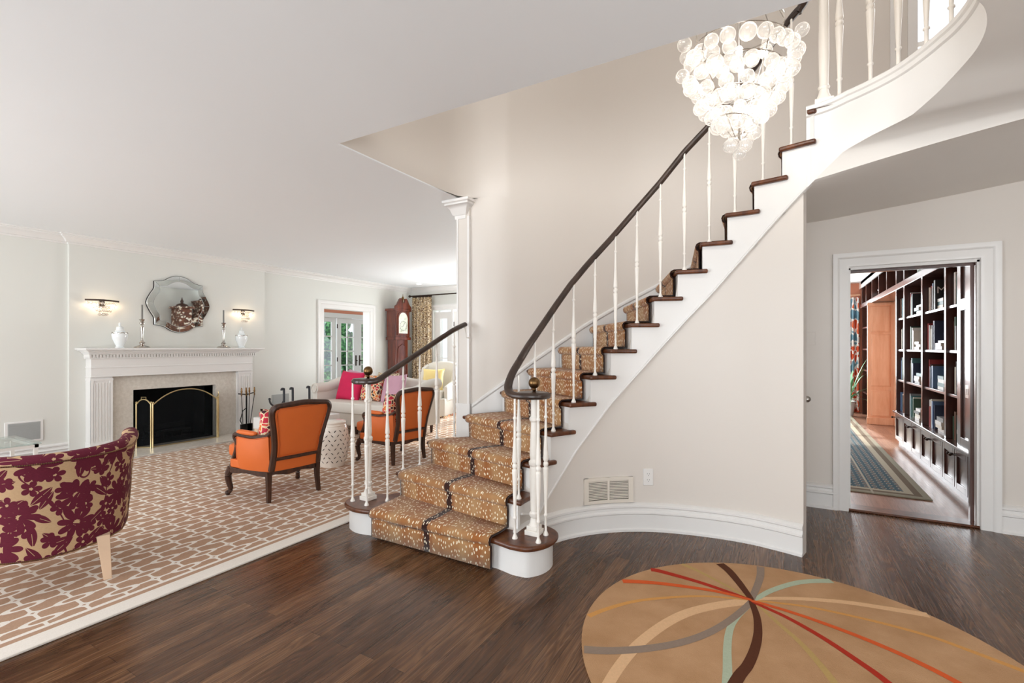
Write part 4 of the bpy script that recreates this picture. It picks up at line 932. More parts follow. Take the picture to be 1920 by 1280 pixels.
obj('centre_glass', B().prism(o2, XM+.019, XM+.0305, f=lambda a, b_, c: (c, mc[0]+a, mc[1]+b_)), 'mirror', mr, smooth=0)
b = B(); b.tube([(XM+.0325, mc[0]+a, mc[1]+z) for a, z in o2], .0022, 5, closed=True)
for i in (3, 9, 15, 21): b.tube([(XM+.033, mc[0]+o2[i*4][0], mc[1]+o2[i*4][1]), (XM+.035, mc[0]+o1[i*4][0]*.98, mc[1]+o1[i*4][1]*.98)], .002, 5)
for i in (0, 6, 12, 18): b.tube([(XM+.033, mc[0]+o2[i*4][0], mc[1]+o2[i*4][1]), (XM+.035, mc[0]+o1[i*4][0]*.98, mc[1]+o1[i*4][1]*.98)], .002, 5)
obj('seam_lines', b, 'ventgray', mr)

# sconces
def sconce(y, lab):
    t = thing('wall_sconce', lab, 'wall lamp', (XF+.001, y, 0), 0, 'crystal wall sconces')
    arc = [(.02+.085*math.sin(PI*i/14), -.175+.35*i/14) for i in range(15)]
    obj('top_band', B().ribbon([(a, y_, 1.915) for a, y_ in arc], [(0, 0), (0, .02), (.006, .02), (.006, 0)]).box(0, .004, -.03, .03, 1.84, 1.92), 'bronze', t, label='dark bronze curved band')
    rnd = random.Random(3); b = B()
    for row in range(4):
        for i in range(11-row*2):
            u = (i+.5+row*.7)/(11-row*.5); 
            if u > .95: continue
            sx = .02+(.085-.014*row)*math.sin(PI*u); yy = -.165+.33*u
            if row: yy *= 1-.16*row
            b.ball((sx, yy, 1.89-row*.043-rnd.random()*.012), .015+.004*rnd.random(), 10)
            b.tube([(sx, yy, 1.9-row*.043), (sx, yy, 1.915)], .001, 4)
    obj('crystal_drops', b, 'crystal', t)
    for yy in (-.09, .09): obj('bulb', B().ball((.05, yy, 1.86), .016, 10, sq=1.5), 'bulb2', t)
    for yy in (-.09, .09):
        l = bpy.data.lights.new('sconce_light', 'POINT'); l.energy = 3.6; l.color = (1, .78, .56); l.shadow_soft_size = .015
        o = bpy.data.objects.new('sconce_light', l); C.objects.link(o); o.location = (XF+.06, y+yy, 1.855)
sconce(2.695, 'crystal drop wall sconce left of the scalloped mirror')
sconce(4.50, 'crystal drop wall sconce right of the scalloped mirror')
# mantel ornaments
ZM = 1.3325
def candlestick(y, lab):
    t = thing('candlestick', lab, 'candlestick', (-7.25, y, ZM), 0, 'silver candlesticks on mantel')
    P = [(.088, 0), (.09, .008), (.075, .022), (.035, .035), (.020, .045), (.028, .055), (.034, .07), (.018, .085), (.014, .10), (.012, .16), (.020, .25), (.022, .27), (.012, .285), (.012, .295), (.028, .31), (.030, .325), (.016, .34), (.032, .365), (.034, .372), (.012, .375)]
    obj('stick', B().lathe((0, 0, 0), P, 24), 'silver', t)
    obj('candle', B().cyl((0, 0, 0), .0105, .372, .56, 12), 'candle', t, label='grey taper candle')
candlestick(3.045, 'silver candlestick with grey taper candle, nearer the left urn')
candlestick(4.085, 'silver candlestick with grey taper candle, nearer the right urn')
def urn(y, lab):
    t = thing('lidded_urn', lab, 'urn', (-7.25, y, ZM), 0, 'white urns on mantel')
    P = [(.045, 0), (.048, .012), (.038, .022), (.055, .06), (.078, .12), (.084, .165), (.076, .19), (.05, .20), (.048, .206)]
    obj('body', B().lathe((0, 0, 0), P, 24), 'porcelain', t)
    obj('lid', B().lathe((0, 0, 0), [(.052, .205), (.054, .212), (.040, .225), (.036, .26), (.012, .275), (.010, .285), (.016, .30), (.006, .318)], 20), 'porcelain', t)
    obj('garland', B().tube([(.079*math.cos(a), .079*math.sin(a), .186+.008*math.cos(a*8)) for a in [2*PI*i/40 for i in range(40)]], .005, 6, closed=True), 'silver', t, label='silver band round the shoulder')
urn(2.805, 'white porcelain lidded urn under the left sconce')
urn(4.355, 'white porcelain lidded urn under the right sconce')
# wall vents
t = thing('wall_vent', 'grey louvred wall vent low on wall left of fireplace', 'vent')
obj('frame', B().box(XW+.001, XW+.012, 1.84, 2.16, .265, .505), 'trim', t, bevel=.004)
b = B()
for i in range(16): b.box(XW+.011, XW+.017, 1.87, 2.13, .287+i*.0125, .287+i*.0125+.008)
b.box(XW+.010, XW+.0125, 1.865, 2.135, .285, .487); obj('louvres', b, 'ventgray', t)
t = thing('wall_vent', 'grey louvred wall vent between fireplace and sunroom opening', 'vent')
obj('frame', B().box(XW+.001, XW+.010, 5.02, 5.34, .30, .54), 'ventgray', t, bevel=.004)
obj('louvres', B().box(XW+.009, XW+.013, 5.05, 5.31, .32, .52), 'ventgray', t)

# ================================================================ ORANGE ARMCHAIRS (local: +y forward, z up)
def armchair(label):
    t = thing('orange_armchair', label, 'armchair', (0, 0, 0), 0, 'orange leather armchairs with carved wood frames')
    # seat rail: serpentine ring
    ring = [(-.225, -.235), (-.12, -.262), (0, -.272), (.12, -.262), (.225, -.235), (.285, -.10), (.325, .08), (.335, .235), (.20, .285), (0, .305), (-.20, .285), (-.335, .235), (-.325, .08), (-.285, -.10)]
    rs = path_smooth(ring+[ring[0]], 4)[:-1]
    b = B(); vs = []
    k = len(rs)
    for i, (x, y) in enumerate(rs):
        s_ = math.sin(i/k*2*PI*7)*.008
        vs += [(x, y, .262), (x, y, .222-.0+s_), (x*.9, y*.9, .222+s_), (x*.9, y*.9, .262)]
    b.add(vs, [(4*i+j, 4*((i+1) % k)+j, 4*((i+1) % k)+(j+1) % 4, 4*i+(j+1) % 4) for i in range(k) for j in range(4)])
    obj('seat_rail', b, 'walnut', t, label='dark carved wooden rail', bevel=.004)
    # upholstered seat base
    b = B(); b.prism([(x*.985, y*.985) for x, y in rs], .262, .335); obj('seat_base', b, 'orange', t, bevel=.012, seg=3)
    b = B().sup((0, .105, .392), .275, .285, .060, .30, n=36, fn=lambda x, y, z: (x*(1.12 if y > .12 else 1), y, z)); obj('seat_cushion', b, 'orange', t, smooth=80)
    # legs
    for sx in (-1, 1):
        P = [(sx*.32, .235, .25), (sx*.335, .255, .19), (sx*.330, .262, .13), (sx*.318, .252, .07), (sx*.322, .262, .03), (sx*.335, .285, .016)]
        obj('leg', B().tube(path_smooth(P, 4), [lerp(.034, .017, min(1, i/17))+(.006 if i > 17 else 0) for i in range(21)], 10), 'walnut', t, label='dark curved front leg')
        P = [(sx*.225, -.235, .26), (sx*.225, -.238, .14), (sx*.232, -.252, .0)]
        obj('leg', B().tube(path_smooth(P, 3), [lerp(.030, .020, i/6) for i in range(7)], 4, up=(0, 1, .01)), 'walnut', t, label='dark tapered rear leg')
    # back: plane leaning backwards. profile of frame outline (x, height along back)
    def bp(x, h): lean = (h-.26)*.22; return (x, -.245-lean-.05*(1-(x/.3)**2)*.6, h)
    outl = [(-.215, .27), (-.208, .40), (-.212, .50), (-.232, .62), (-.258, .74), (-.262, .79), (-.235, .825), (-.16, .836), (-.07, .846), (0, .850), (.07, .846), (.16, .836), (.235, .825), (.262, .79), (.258, .74), (.232, .62), (.212, .50), (.208, .40), (.215, .27)]
    o3 = [bp(*p) for p in path_smooth(outl, 4)]
    b = B().tube(o3, .026, 6, flat=1.0, up=(0, 1, 0)); b.tube([bp(x, .375) for x in [-.2+.4*i/8 for i in range(9)]], .022, 6, up=(0, 1, 0)); obj('back_frame', b, 'walnut', t, label='dark carved wooden frame of the back')
    inn = [(p[0]*.93, p[1]) for p in path_smooth(outl, 3)]
    def wid(h):
        hs = [(p[1], abs(p[0])) for p in outl if p[0] > 0 or p[0] == 0]; hs = [(.27, .215), (.40, .208), (.50, .212), (.62, .232), (.74, .258), (.79, .260), (.82, .238), (.84, .18)]
        return interp(hs, h)
    for nm, off, bul in (('back_panel', -.012, -.012), ('back_cushion', .02, .055)):
        def fn(u, v, off=off, bul=bul):
            h = lerp(.385, .83, v); x = (2*u-1)*(wid(h)-.018); p = bp(x, h); e_ = (1-(2*u-1)**6)*(1-(2*v-1)**6)
            return (p[0], p[1]+off+bul*e_, p[2])
        obj(nm, B().grid(fn, 16, 16), 'orange', t, smooth=80)
    b = B(); hs = [.39+.42*i/12 for i in range(13)]
    pipe = [bp(-(wid(h)-.03), h) for h in hs]+[bp(x, .815) for x in (-.15, 0, .15)]+[bp(wid(h)-.03, h) for h in hs[::-1]]+[bp(x, .395) for x in (.1, 0, -.1)]
    obj('piping', B().tube([(x, y-.022, z) for x, y, z in pipe], .004, 6, closed=True), 'piping', t)
    def fn(u, v):
        h = lerp(.262, .365, v); x = (2*u-1)*.205; p = bp(x, h); return (p[0], p[1]-.004, p[2])
    obj('lower_back_panel', B().grid(fn, 8, 2), 'orange', t)
    # arms: side panels, rails and pads
    for sx in (-1, 1):
        SP = [(.222, -.25), (.262, -.17), (.298, -.04), (.318, .08), (.30, .16)]
        sp = path_smooth(SP, 4); k = len(sp)
        def fn(u, v, sx=sx):
            i = u*(k-1); j = min(k-2, int(i)); x = lerp(sp[j][0], sp[j+1][0], i-j); y = lerp(sp[j][1], sp[j+1][1], i-j)
            zt = interp([(0, .565), (.4, .535), (.75, .545), (1, .52)], u); z = lerp(.262, zt, v); bul = .018*math.sin(PI*v)*math.sin(PI*u)
            return (sx*(x+bul+.012*v), y, z)
        obj('side_panel', B().grid(fn, 14, 8).grid(lambda u, v: (fn(u, v)[0]-sx*.03, fn(u, v)[1], fn(u, v)[2]), 14, 8), 'orange', t, smooth=80)
        edge = [fn(u/14, 1) for u in range(15)]+[fn(1, 1-v/6) for v in range(7)]
        obj('piping', B().tube([(x+sx*.004, y, z) for x, y, z in edge], .004, 6), 'piping', t)
        A = [(sx*.222, -.27, .60), (sx*.238, -.20, .558), (sx*.285, -.05, .550), (sx*.318, .08, .562), (sx*.322, .15, .560), (sx*.318, .175, .53), (sx*.305, .165, .49), (sx*.30, .18, .42), (sx*.31, .215, .33), (sx*.32, .235, .25)]
        obj('arm_rail', B().tube(path_smooth(A, 4), .019, 8), 'walnut', t, label='dark curved arm rail')
        P = [(sx*.262, -.10, .575), (sx*.298, .03, .582), (sx*.317, .12, .585)]
        obj('arm_pad', B().tube(path_smooth(P, 5), [.016, .024, .027, .028, .028, .028, .028, .027, .025, .021, .012], 12, flat=.8), 'orange', t, smooth=80)
    return t
def patterned_pillow(loc, rz, tilt, label, w=.42, mat='pillow_red', name='throw_pillow', group=None, roll=0):
    R3 = Matrix.Rotation(tilt, 3, 'X') @ Matrix.Rotation(roll, 3, 'Y')
    o = obj(name, B().pillow((0, 0, 0), w, w, .15, rot=R3), mat, None, smooth=80, loc=loc, rot=(0, 0, rz)); return tag(o, label, 'pillow', group)
ch1 = armchair('orange leather armchair with dark carved frame, seen from behind, nearer the burgundy chair')
c1 = (-4.045, 2.79); RZ = math.radians(83.5)
ch1.location = (c1[0], c1[1], .014); ch1.rotation_euler = (0, 0, RZ)
ch2 = dup(ch1, (c1[0]+.005, c1[1]+1.50, .014), RZ+math.radians(-1), 'orange leather armchair with dark carved frame, behind the stair balusters')
def loc_ch(c, x, y, z): return (c[0]+x*math.cos(RZ)-y*math.sin(RZ), c[1]+x*math.sin(RZ)+y*math.cos(RZ), z+.014)
patterned_pillow(loc_ch(c1, -.055, -.10, .605), RZ, .26, 'red and cream patterned pillow leaning in the orange armchair beside the garden stool', .40)
patterned_pillow(loc_ch((c1[0], c1[1]+1.5), -.06, -.10, .61), RZ, .26, 'red and cream patterned pillow in the orange armchair behind the stair balusters', .40)

# ================================================================ GARDEN STOOL
GS = (-4.43, 3.70, .014)
t = thing('garden_stool', 'cream ceramic barrel garden stool with pierced pattern, between the orange armchairs', 'stool', GS)
def rad(z): return .92*interp([(0, .138), (.05, .158), (.14, .186), (.26, .198), (.38, .186), (.44, .168), (.465, .158), (.50, .150)], z)
P = [(rad(z), z) for z in [i*.0125 for i in range(39)]]+[(.150, .488), (.142, .50), (.12, .506), (.02, .508)]
obj('body', B().lathe((0, 0, 0), P, 40), 'ceramic', t, smooth=60)
b = B()
for row in range(8):
    z = .065+row*.048
    for i in range(18):
        a = 2*PI*(i+.5*(row % 2))/18; r_ = rad(z)+.0012; sg = 1 if (i+row) % 2 else -1
        dz, da = .014, .014/r_*sg; w = .0035
        pts_ = []
        for u, ww in ((-1, 0), (-.3, 1), (.3, 1), (1, 0), (.3, -1), (-.3, -1)):
            aa = a+da*u - sg*ww*w*.7/r_; zz = z+dz*u+ww*w; rr = rad(zz)+.0012; pts_.append((rr*math.cos(aa), rr*math.sin(aa), zz))
        b.add(pts_, [tuple(range(6))])
obj('pierced_slot_shade', b, 'dark', t, smooth=0, label='dark leaf shapes painted as the shade of cut-outs')  # body is not cut, dark faces paint the shade of the holes
obj('studs', B().tube([(rad(.455)*math.cos(a)*1.01, rad(.455)*math.sin(a)*1.01, .455) for a in [2*PI*i/48 for i in range(48)]], .004, 6, closed=True), 'ceramic', t)

# ================================================================ BURGUNDY FLORAL CHAIR
BC = thing('floral_club_chair', 'barrel-back chair in burgundy floral fabric with nailhead trim and pale tapered legs, seen from behind', 'armchair', (-3.764, 1.102, .014), math.radians(71))
# local: +y forward (facing), back shell follows a U in plan
def shell(s):            # s -1..1 along the U
    a = s*PI*.5; f = abs(s)
    x = .385*math.sin(a); y = -.40*math.cos(a)+.0
    if f > .72: y += (f-.72)*.75; x *= 1+(f-.72)*.1
    return x, y
def htop(s): return .73+.02*abs(s)**2
def flare(s, v): return 1+ .16*max(0, v-.55)**1.6*2.2*(1 if abs(s) < .9 else 1)+.0
UVS = 1.0
def outer(u, v):
    s = 2*u-1; x, y = shell(s); z = lerp(.205+.02*abs(s), htop(s), v); f = flare(s, v)*(1-.05*(1-v)**2)
    pull = -.10*abs(s)**6*math.sin(PI*v)
    return (x*f, y*f+pull+(.07*abs(s)**4)*max(0, v-.6), z)
def inner_(u, v):
    x, y, z = outer(u, v); return (x*.80, y*.80+.005, z)
NU_, NV_ = 36, 14
b = B().grid(outer, NU_, NV_, uvfn=lambda u, v: (u*1.35, v*.56)); b.grid(inner_, NU_, NV_, uvfn=lambda u, v: (u*1.2+2, v*.56))
def roll(u, v):
    o1_, i1_ = Vector(outer(u, 1)), Vector(inner_(u, 1)); m_ = (o1_+i1_)/2; r_ = (o1_-i1_)/2; a = PI*v
    return tuple(m_+r_*math.cos(a)+Vector((0, 0, .035*math.sin(a))))
b.grid(roll, NU_, 8, uvfn=lambda u, v: (u*1.35, .56+v*.12))
for u in (0, 1): b.grid(lambda a, v, u=u: tuple(Vector(outer(u, v)).lerp(Vector(inner_(u, v)), a)), 6, NV_, uvfn=lambda a, v: (a*.1+3, v*.56))
obj('back_shell', b, 'floral', BC, smooth=70)
b = B()
for path in ([outer(i/150, .985) for i in range(151)], [outer(i/150, .012) for i in range(151)], [outer(1, v/60) for v in range(61)], [outer(0, v/60) for v in range(61)]):
    for p in path:
        q = Vector(p); d = Vector((q.x, q.y, 0)).normalized(); q = q+d*.003; b.ball(q, .0042, 6)
obj('nailheads', b, 'oldbrass', BC, label='row of small brass nailheads')
b = B(); b.tube([tuple(Vector(outer(i/60, .985))*1.0) for i in range(61)], .0045, 6).tube([outer(i/60, .012) for i in range(61)], .0045, 6); obj('welt', b, plain('burgundy_welt', (92, 34, 52), .7), BC)
b = B().sup((0, .06, .36), .28, .28, .10, .3, n=30); obj('seat_cushion', b, 'floral', BC, smooth=80)
obj('seat_base', B().prism([shell(-1+i/12) for i in range(25)], .235, .30, f=lambda a, b_, c: (a*.86, b_*.86, c)), 'floral', BC)
for x, y, dx, dy in [(-.245, -.285, -.02, -.03), (.245, -.285, .02, -.03), (-.26, .16, -.01, .02), (.24, .16, .01, .02)]:
    vs = [(x+sx*.030, y+sy*.030, .25) for sx, sy in ((-1, -1), (1, -1), (1, 1), (-1, 1))]+[(x+dx+sx*.019, y+dy+sy*.019, 0) for sx, sy in ((-1, -1), (1, -1), (1, 1), (-1, 1))]
    obj('leg', B().add(vs, [(0, 1, 2, 3), (7, 6, 5, 4), (0, 4, 5, 1), (1, 5, 6, 2), (2, 6, 7, 3), (3, 7, 4, 0)]), 'paleleg', BC, bevel=.003, label='pale limed wooden leg')
# glass side table behind it
t = thing('glass_side_table', 'small glass-topped side table beyond the burgundy chair at the left edge', 'side table', (-5.6, 1.22, .014))
obj('table_top', B().box(-.30, .30, -.30, .30, .535, .55), 'tglass', t, bevel=.004)
for sx in (-1, 1):
    for sy in (-1, 1): obj('leg', B().box(sx*.27-.012, sx*.27+.012, sy*.27-.012, sy*.27+.012, 0, .535), 'trim', t)
obj('frame', B().box(-.285, .285, -.285, -.26, .51, .535).box(-.285, .285, .26, .285, .51, .535).box(-.285, -.26, -.285, .285, .51, .535).box(.26, .285, -.285, .285, .51, .535), 'trim', t)

# ================================================================ SOFA
so_ = thing('cream_sofa', 'cream upholstered sofa with rolled arms facing the room under the sunroom opening', 'sofa', (-5.68, 5.12, .014))
L2 = 1.02
obj('base', B().box(-L2+.08, L2-.08, .03, .86, .12, .33), 'sofa', so_, bevel=.03, seg=4)
b = B().sup((0, .36, .395), L2-.17, .36, .085, .16, n=60); obj('seat_cushion', b, 'sofa', so_, smooth=80)
obj('cushion_welt', B().tube([(-L2+.19, .005, .40), (L2-.19, .005, .40)], .006, 6), 'sofa', so_)
def bk_(u, v):
    x = (2*u-1)*(L2-.12); hump = .06*math.exp(-(x/.45)**2); zt = .76+hump; z = lerp(.30, zt, v); return (x, .68+.10*v-.03*math.sin(PI*v), z)
b = B().grid(bk_, 30, 8).grid(lambda u, v: (bk_(u, v)[0], bk_(u, v)[1]+.15, bk_(u, v)[2]), 30, 8)
b.grid(lambda u, v: (bk_(u, 1)[0], bk_(u, 1)[1]+.075-.075*math.cos(PI*v), bk_(u, 1)[2]+.04*math.sin(PI*v)), 30, 6); obj('backrest', b, 'sofa', so_, smooth=80)
for sx in (-1, 1):
    A = [(sx*(L2-.07), y, .66+.10*sstep((y-.25)/.5)) for y in [.06+.1*i for i in range(9)]]
    b = B().tube(A, .085, 16); b.box(sx*(L2-.07)-.055, sx*(L2-.07)+.055, .07, .84, .14, .68)
    obj('arm', b, 'sofa', so_, bevel=.01)
    obj('arm_scroll', B().tube([(sx*(L2-.07)+.062*math.cos(a), .052, .66+.062*math.sin(a)) for a in [2*PI*i/24 for i in range(24)]], .007, 6, closed=True), 'sofa', so_)
for x in (-L2+.14, 0, L2-.14):
    for y in (.08, .78): obj('leg', B().lathe((x, y, 0), [(.018, 0), (.028, .12)], 10), 'walnut', so_, label='short dark leg')
def sofa_pillow(px, pz, w, mat, lab, dy=.42, roll=0, rz=0):
    o = patterned_pillow((-5.68+px, 5.12+dy, .014+pz), rz, -.28, lab, w, mat, roll=roll); return o
sofa_pillow(-.49, .695, .50, 'pink', 'plain raspberry pink pillow on the left side of sofa', dy=.40, roll=.06, rz=.1)
sofa_pillow(-.03, .685, .44, 'pillow_red', 'red, orange and black patterned pillow in the middle of sofa', dy=.43)
sofa_pillow(.45, .68, .48, 'mauve', 'pale mauve pillow on the right side of sofa', dy=.40, roll=-.05, rz=-.12)
sofa_pillow(-.62, .72, .46, 'mauve', 'mauve pillow behind the raspberry pink pillow', dy=.60, roll=.1)
sofa_pillow(.10, .70, .46, 'leopard', 'dark patterned pillow behind the middle of sofa', dy=.60)

# ================================================================ FAR ARMCHAIR, CLOCK, CURTAIN, CABINET
ac = thing('white_wing_chair', 'white wingback armchair with red-trimmed skirt beside the garden doors', 'armchair', (-5.98, 7.45, .014), math.radians(195))
obj('base', B().box(-.36, .36, -.36, .36, .02, .36), 'sofa', ac, bevel=.02, seg=3)
obj('skirt_fringe', B().ribbon([(-.365, -.365), (.365, -.365), (.365, .365), (-.365, .365)], [(0, .0), (0, .035), (-.006, .035), (-.006, 0)], closed=True), 'pillow_red', ac, label='red patterned fringe')
obj('seat_cushion', B().sup((0, .04, .42), .27, .32, .08, .25, n=30), 'sofa', ac, smooth=80)
obj('backrest', B().grid(lambda u, v: ((2*u-1)*.33*(1-.08*v), -.27-.10*v+.02*math.cos(PI*(2*u-1)/2), lerp(.36, 1.02-.05*(2*u-1)**4, v)), 12, 8).grid(lambda u, v: ((2*u-1)*.33*(1-.08*v), -.38-.10*v, lerp(.36, 1.02-.05*(2*u-1)**4, v)), 12, 8).grid(lambda u, v: ((2*u-1)*.30, lerp(-.37, -.48, v), 1.02-.05*(2*u-1)**4+.02*math.sin(PI*v)), 12, 4), 'sofa', ac, smooth=80)
for sx in (-1, 1): obj('arm', B().prism([(-.40, .30), (.26, .30), (.26, .58), (.10, .62), (-.08, .66), (-.20, .92), (-.44, .98)], sx*.30, sx*.37, f=lambda a, b_, c: (c, a, b_)), 'sofa', ac, bevel=.02, seg=3)
o = patterned_pillow((-5.98, 7.40, .70), math.radians(195), .2, 'yellow silk pillow on the white wingback chair', .46, 'yellow')
# tall case clock
tc_ = thing('tall_case_clock', 'mahogany grandfather clock with arched painted dial in the far corner', 'clock', (-7.29, 7.86, .0), math.radians(0))
def cb(x0, x1, w, z0, z1, b): return b.box(x0, x1, -w/2, w/2, z0, z1)
b = B(); cb(-.17, .15, .50, .0, .10, b); cb(-.16, .13, .47, .10, .55, b); cb(-.15, .10, .40, .55, .62, b); cb(-.15, .08, .38, .62, 1.52, b); obj('case', b, 'mahog', tc_, bevel=.006)
pts_ = [(-.13, .72), (-.13, 1.30), (-.10, 1.36), (-.04, 1.38), (0, 1.42), (.04, 1.38), (.10, 1.36), (.13, 1.30), (.13, .72)]
obj('case_door', B().prism(pts_, .08, .096, f=lambda a, b_, c: (c, a, b_)), 'mahog', tc_, bevel=.006)
b = B(); cb(-.16, .13, .47, 1.50, 1.56, b); cb(-.15, .11, .44, 1.56, 2.16, b)
for y in (-.20, .20): b.lathe((.115, y, 1.60), [(.016, 0), (.012, .03), (.012, .46), (.016, .5)], 10)
cb(-.165, .135, .50, 2.12, 2.17, b); obj('hood', b, 'mahog', tc_, bevel=.004)
arc = [(-.24, 2.16)]+[(-.24+.04+.08*(1-math.cos(a))/1, 2.16+.22*math.sin(a/1.0)*(.6+.25*a)) for a in [i*.25 for i in range(1, 7)]]
ped = [(-.25, 2.17), (-.245, 2.22), (-.19, 2.26), (-.13, 2.36), (-.09, 2.40), (-.05, 2.39), (-.045, 2.34), (-.03, 2.30), (.03, 2.30), (.045, 2.34), (.05, 2.39), (.09, 2.40), (.13, 2.36), (.19, 2.26), (.245, 2.22), (.25, 2.17)]
obj('swan_neck_pediment', B().prism(ped, .09, .14, f=lambda a, b_, c: (c, a, b_)), 'mahog', tc_, bevel=.006)
obj('finial', B().lathe((.11, 0, 2.30), [(.014, 0), (.01, .05), (.028, .08), (.028, .11), (.008, .14), (.004, .19)], 12), 'oldbrass', tc_, label='aged brass finial')
def arch(w, z0, z1): return [(-w, z0), (-w, z1)]+[(-w*math.cos(a), z1+w*math.sin(a)) for a in [PI*i/16 for i in range(1, 16)]]+[(w, z1), (w, z0)]
d_ = obj('hood_door', B().prism(arch(.17, 1.60, 1.96), .11, .122, f=lambda a, b_, c: (c, a, b_)), 'mahog', tc_, bevel=.004)
nd = N('painted_dial'); g = nd.coord(); M['dial'] = nd.set(nd.ramp(nd.noise(g, 14, 3), [(.4, lin(236, 234, 222)), (.62, lin(206, 214, 196)), (.75, lin(176, 160, 120))]), .3)
dl = obj('dial', B().prism(arch(.135, 1.64, 1.955), .122, .125, f=lambda a, b_, c: (c, a, b_)), 'dial', tc_, smooth=0, label='arched painted dial')
b = B().tube([(.127, .105*math.cos(a), 1.80+.105*math.sin(a)) for a in [2*PI*i/40 for i in range(40)]], .002, 5, closed=True)
for i in range(12):
    a = PI*i/6; b.box(.126, .1275, .092*math.cos(a)-.003, .092*math.cos(a)+.003, 1.80+.092*math.sin(a)-.008, 1.80+.092*math.sin(a)+.008)
obj('chapter_ring', b, 'blackiron', dl)
obj('hands', B().tube([(.129, 0, 1.80), (.129, .03, 1.86)], .003, 5).tube([(.129, 0, 1.80), (.129, -.07, 1.78)], .0025, 5), 'blackiron', dl)
# curtain
cu = thing('spotted_curtain', 'full-length tan curtain with small dark spots hanging left of the garden doors', 'curtain')
def cfn(u, v): x = lerp(-7.36, -6.80, u); return (x, 8.36+.045*math.sin(u*2*PI*5.5)*(.6+.4*v), lerp(2.46, .02, v))
o = obj('drape', B().grid(cfn, 120, 8), 'leopard', cu, smooth=80); q = o.modifiers.new('solid', 'SOLIDIFY'); q.thickness = .004
obj('rings', B().tube([(-7.34, 8.36, 2.475), (-6.80, 8.36, 2.475)], .016, 6), 'bronze', cu)
cr_ = obj('curtain_rod', B().tube([(-7.42, 8.36, 2.50), (-3.9, 8.36, 2.50)], .014, 10).ball((-7.43, 8.36, 2.50), .03, 12), 'bronze'); tag(cr_, 'long dark bronze curtain rod above the garden doors', 'curtain rod')
# inlaid carved cabinet, seen only in the mirror
kc = thing('inlaid_cabinet', 'tall carved and inlaid dark wooden cabinet with turrets, seen in the mirror', 'cabinet', (-2.96, 5.90, .014), 0)
obj('lower_body', B().box(-.22, .24, -.42, .62, 0, 1.05), 'inlay', kc, bevel=.01)
for y0, y1, zt in ((-.26, .0, 2.20), (.20, .50, 2.36)):
    b = B().box(-.16, .20, y0, y1, 1.05, zt).box(-.20, .22, y0-.04, y1+.04, zt, zt+.05); obj('turret', b, 'inlay', kc, bevel=.01)
    ym = (y0+y1)/2; obj('turret_cap', B().lathe((0, ym, zt+.05), [(.13, 0), (.10, .05), (.025, .08), (.035, .12), (.015, .16), (.004, .21)], 12), 'walnut', kc)
obj('swept_panel', B().prism([(-.02, 1.05), (-.02, 1.98), (.05, 1.98), (.12, 2.02), (.17, 2.12), (.21, 2.28), (.21, 1.05)], -.10, .14, f=lambda a, b_, c: (c, a, b_)), 'inlay', kc, bevel=.01)
for y in (-.15, .36): obj('cabinet_door', B().box(-.245, -.22, y-.25, y+.25, .10, .98), 'inlay', kc, bevel=.008)

# coffee table and iron bench pieces beyond the near orange chair
t = thing('coffee_table', 'white coffee table with light wooden legs behind the near orange armchair', 'coffee table', (-5.60, 4.12, .014))
obj('table_top', B().box(-.34, .34, -.40, .40, .28, .43), 'trim', t, bevel=.01)
for sx in (-1, 1):
    for sy in (-1, 1): obj('leg', B().box(sx*.29-.025, sx*.29+.025, sy*.37-.025, sy*.37+.025, 0, .28), 'paleleg', t, bevel=.003)
obj('apron', B().box(-.33, .33, -.39, .39, .24, .28), 'paleleg', t)
bx = obj('red_candle_jar', B().lathe((-5.90, 3.80, .445), [(.022, 0), (.024, .05), (.022, .055)], 14), plain('red_glass', (196, 110, 100), .2)); tag(bx, 'small red glass candle jar on the white coffee table', 'jar')
ib = thing('iron_bench', 'grey wrought iron bench with scrolled uprights near the sofa', 'bench', (-6.2, 4.43, .014))
def scroll(y, x=0):
    return [(x, y, .30), (x, y, .70), (x, y-.012, .735), (x, y-.035, .735), (x, y-.038, .715)]
for y in (-.09, .05, .33): obj('upright', B().tube(path_smooth(scroll(y), 3), .016, 8), 'grayiron', ib)
obj('curved_arm', B().tube([(0, -.09-.11+.11*math.cos(a), .60+.11*math.sin(a)) for a in [-PI+PI*i/14 for i in range(15)]]+[(0, -.09, .62)], .012, 8).tube([(0, .05-.10+.0, .50)], .01, 6) if False else B().tube([(0, -.20+.11*math.cos(a), .60+.10*math.sin(a)) for a in [-PI+PI*i/14 for i in range(15)]], .012, 8).ball((0, -.31, .61), .018, 8), 'grayiron', ib)
obj('curved_arm', B().tube([(0, -.02+.07*math.cos(a), .56+.07*math.sin(a)) for a in [-PI+PI*i/14 for i in range(15)]], .012, 8), 'grayiron', ib)
obj('seat', B().box(-.22, .22, -.35, .38, .26, .36), 'pillow_red', ib, bevel=.02, seg=3, label='red patterned seat pad')
for sx in (-1, 1):
    for y in (-.32, .33): obj('leg', B().tube([(sx*.18, y, .28), (sx*.2, y, 0)], .015, 8), 'grayiron', ib)
dl_ = obj('ceiling_downlight', B().lathe((-6.76, 7.9, CEIL-.006), [(.001, 0), (.045, 0), (.045, .004), (.06, .004), (.06, .006)], 24), 'down'); tag(dl_, 'small recessed round ceiling light above the far corner', 'ceiling light')
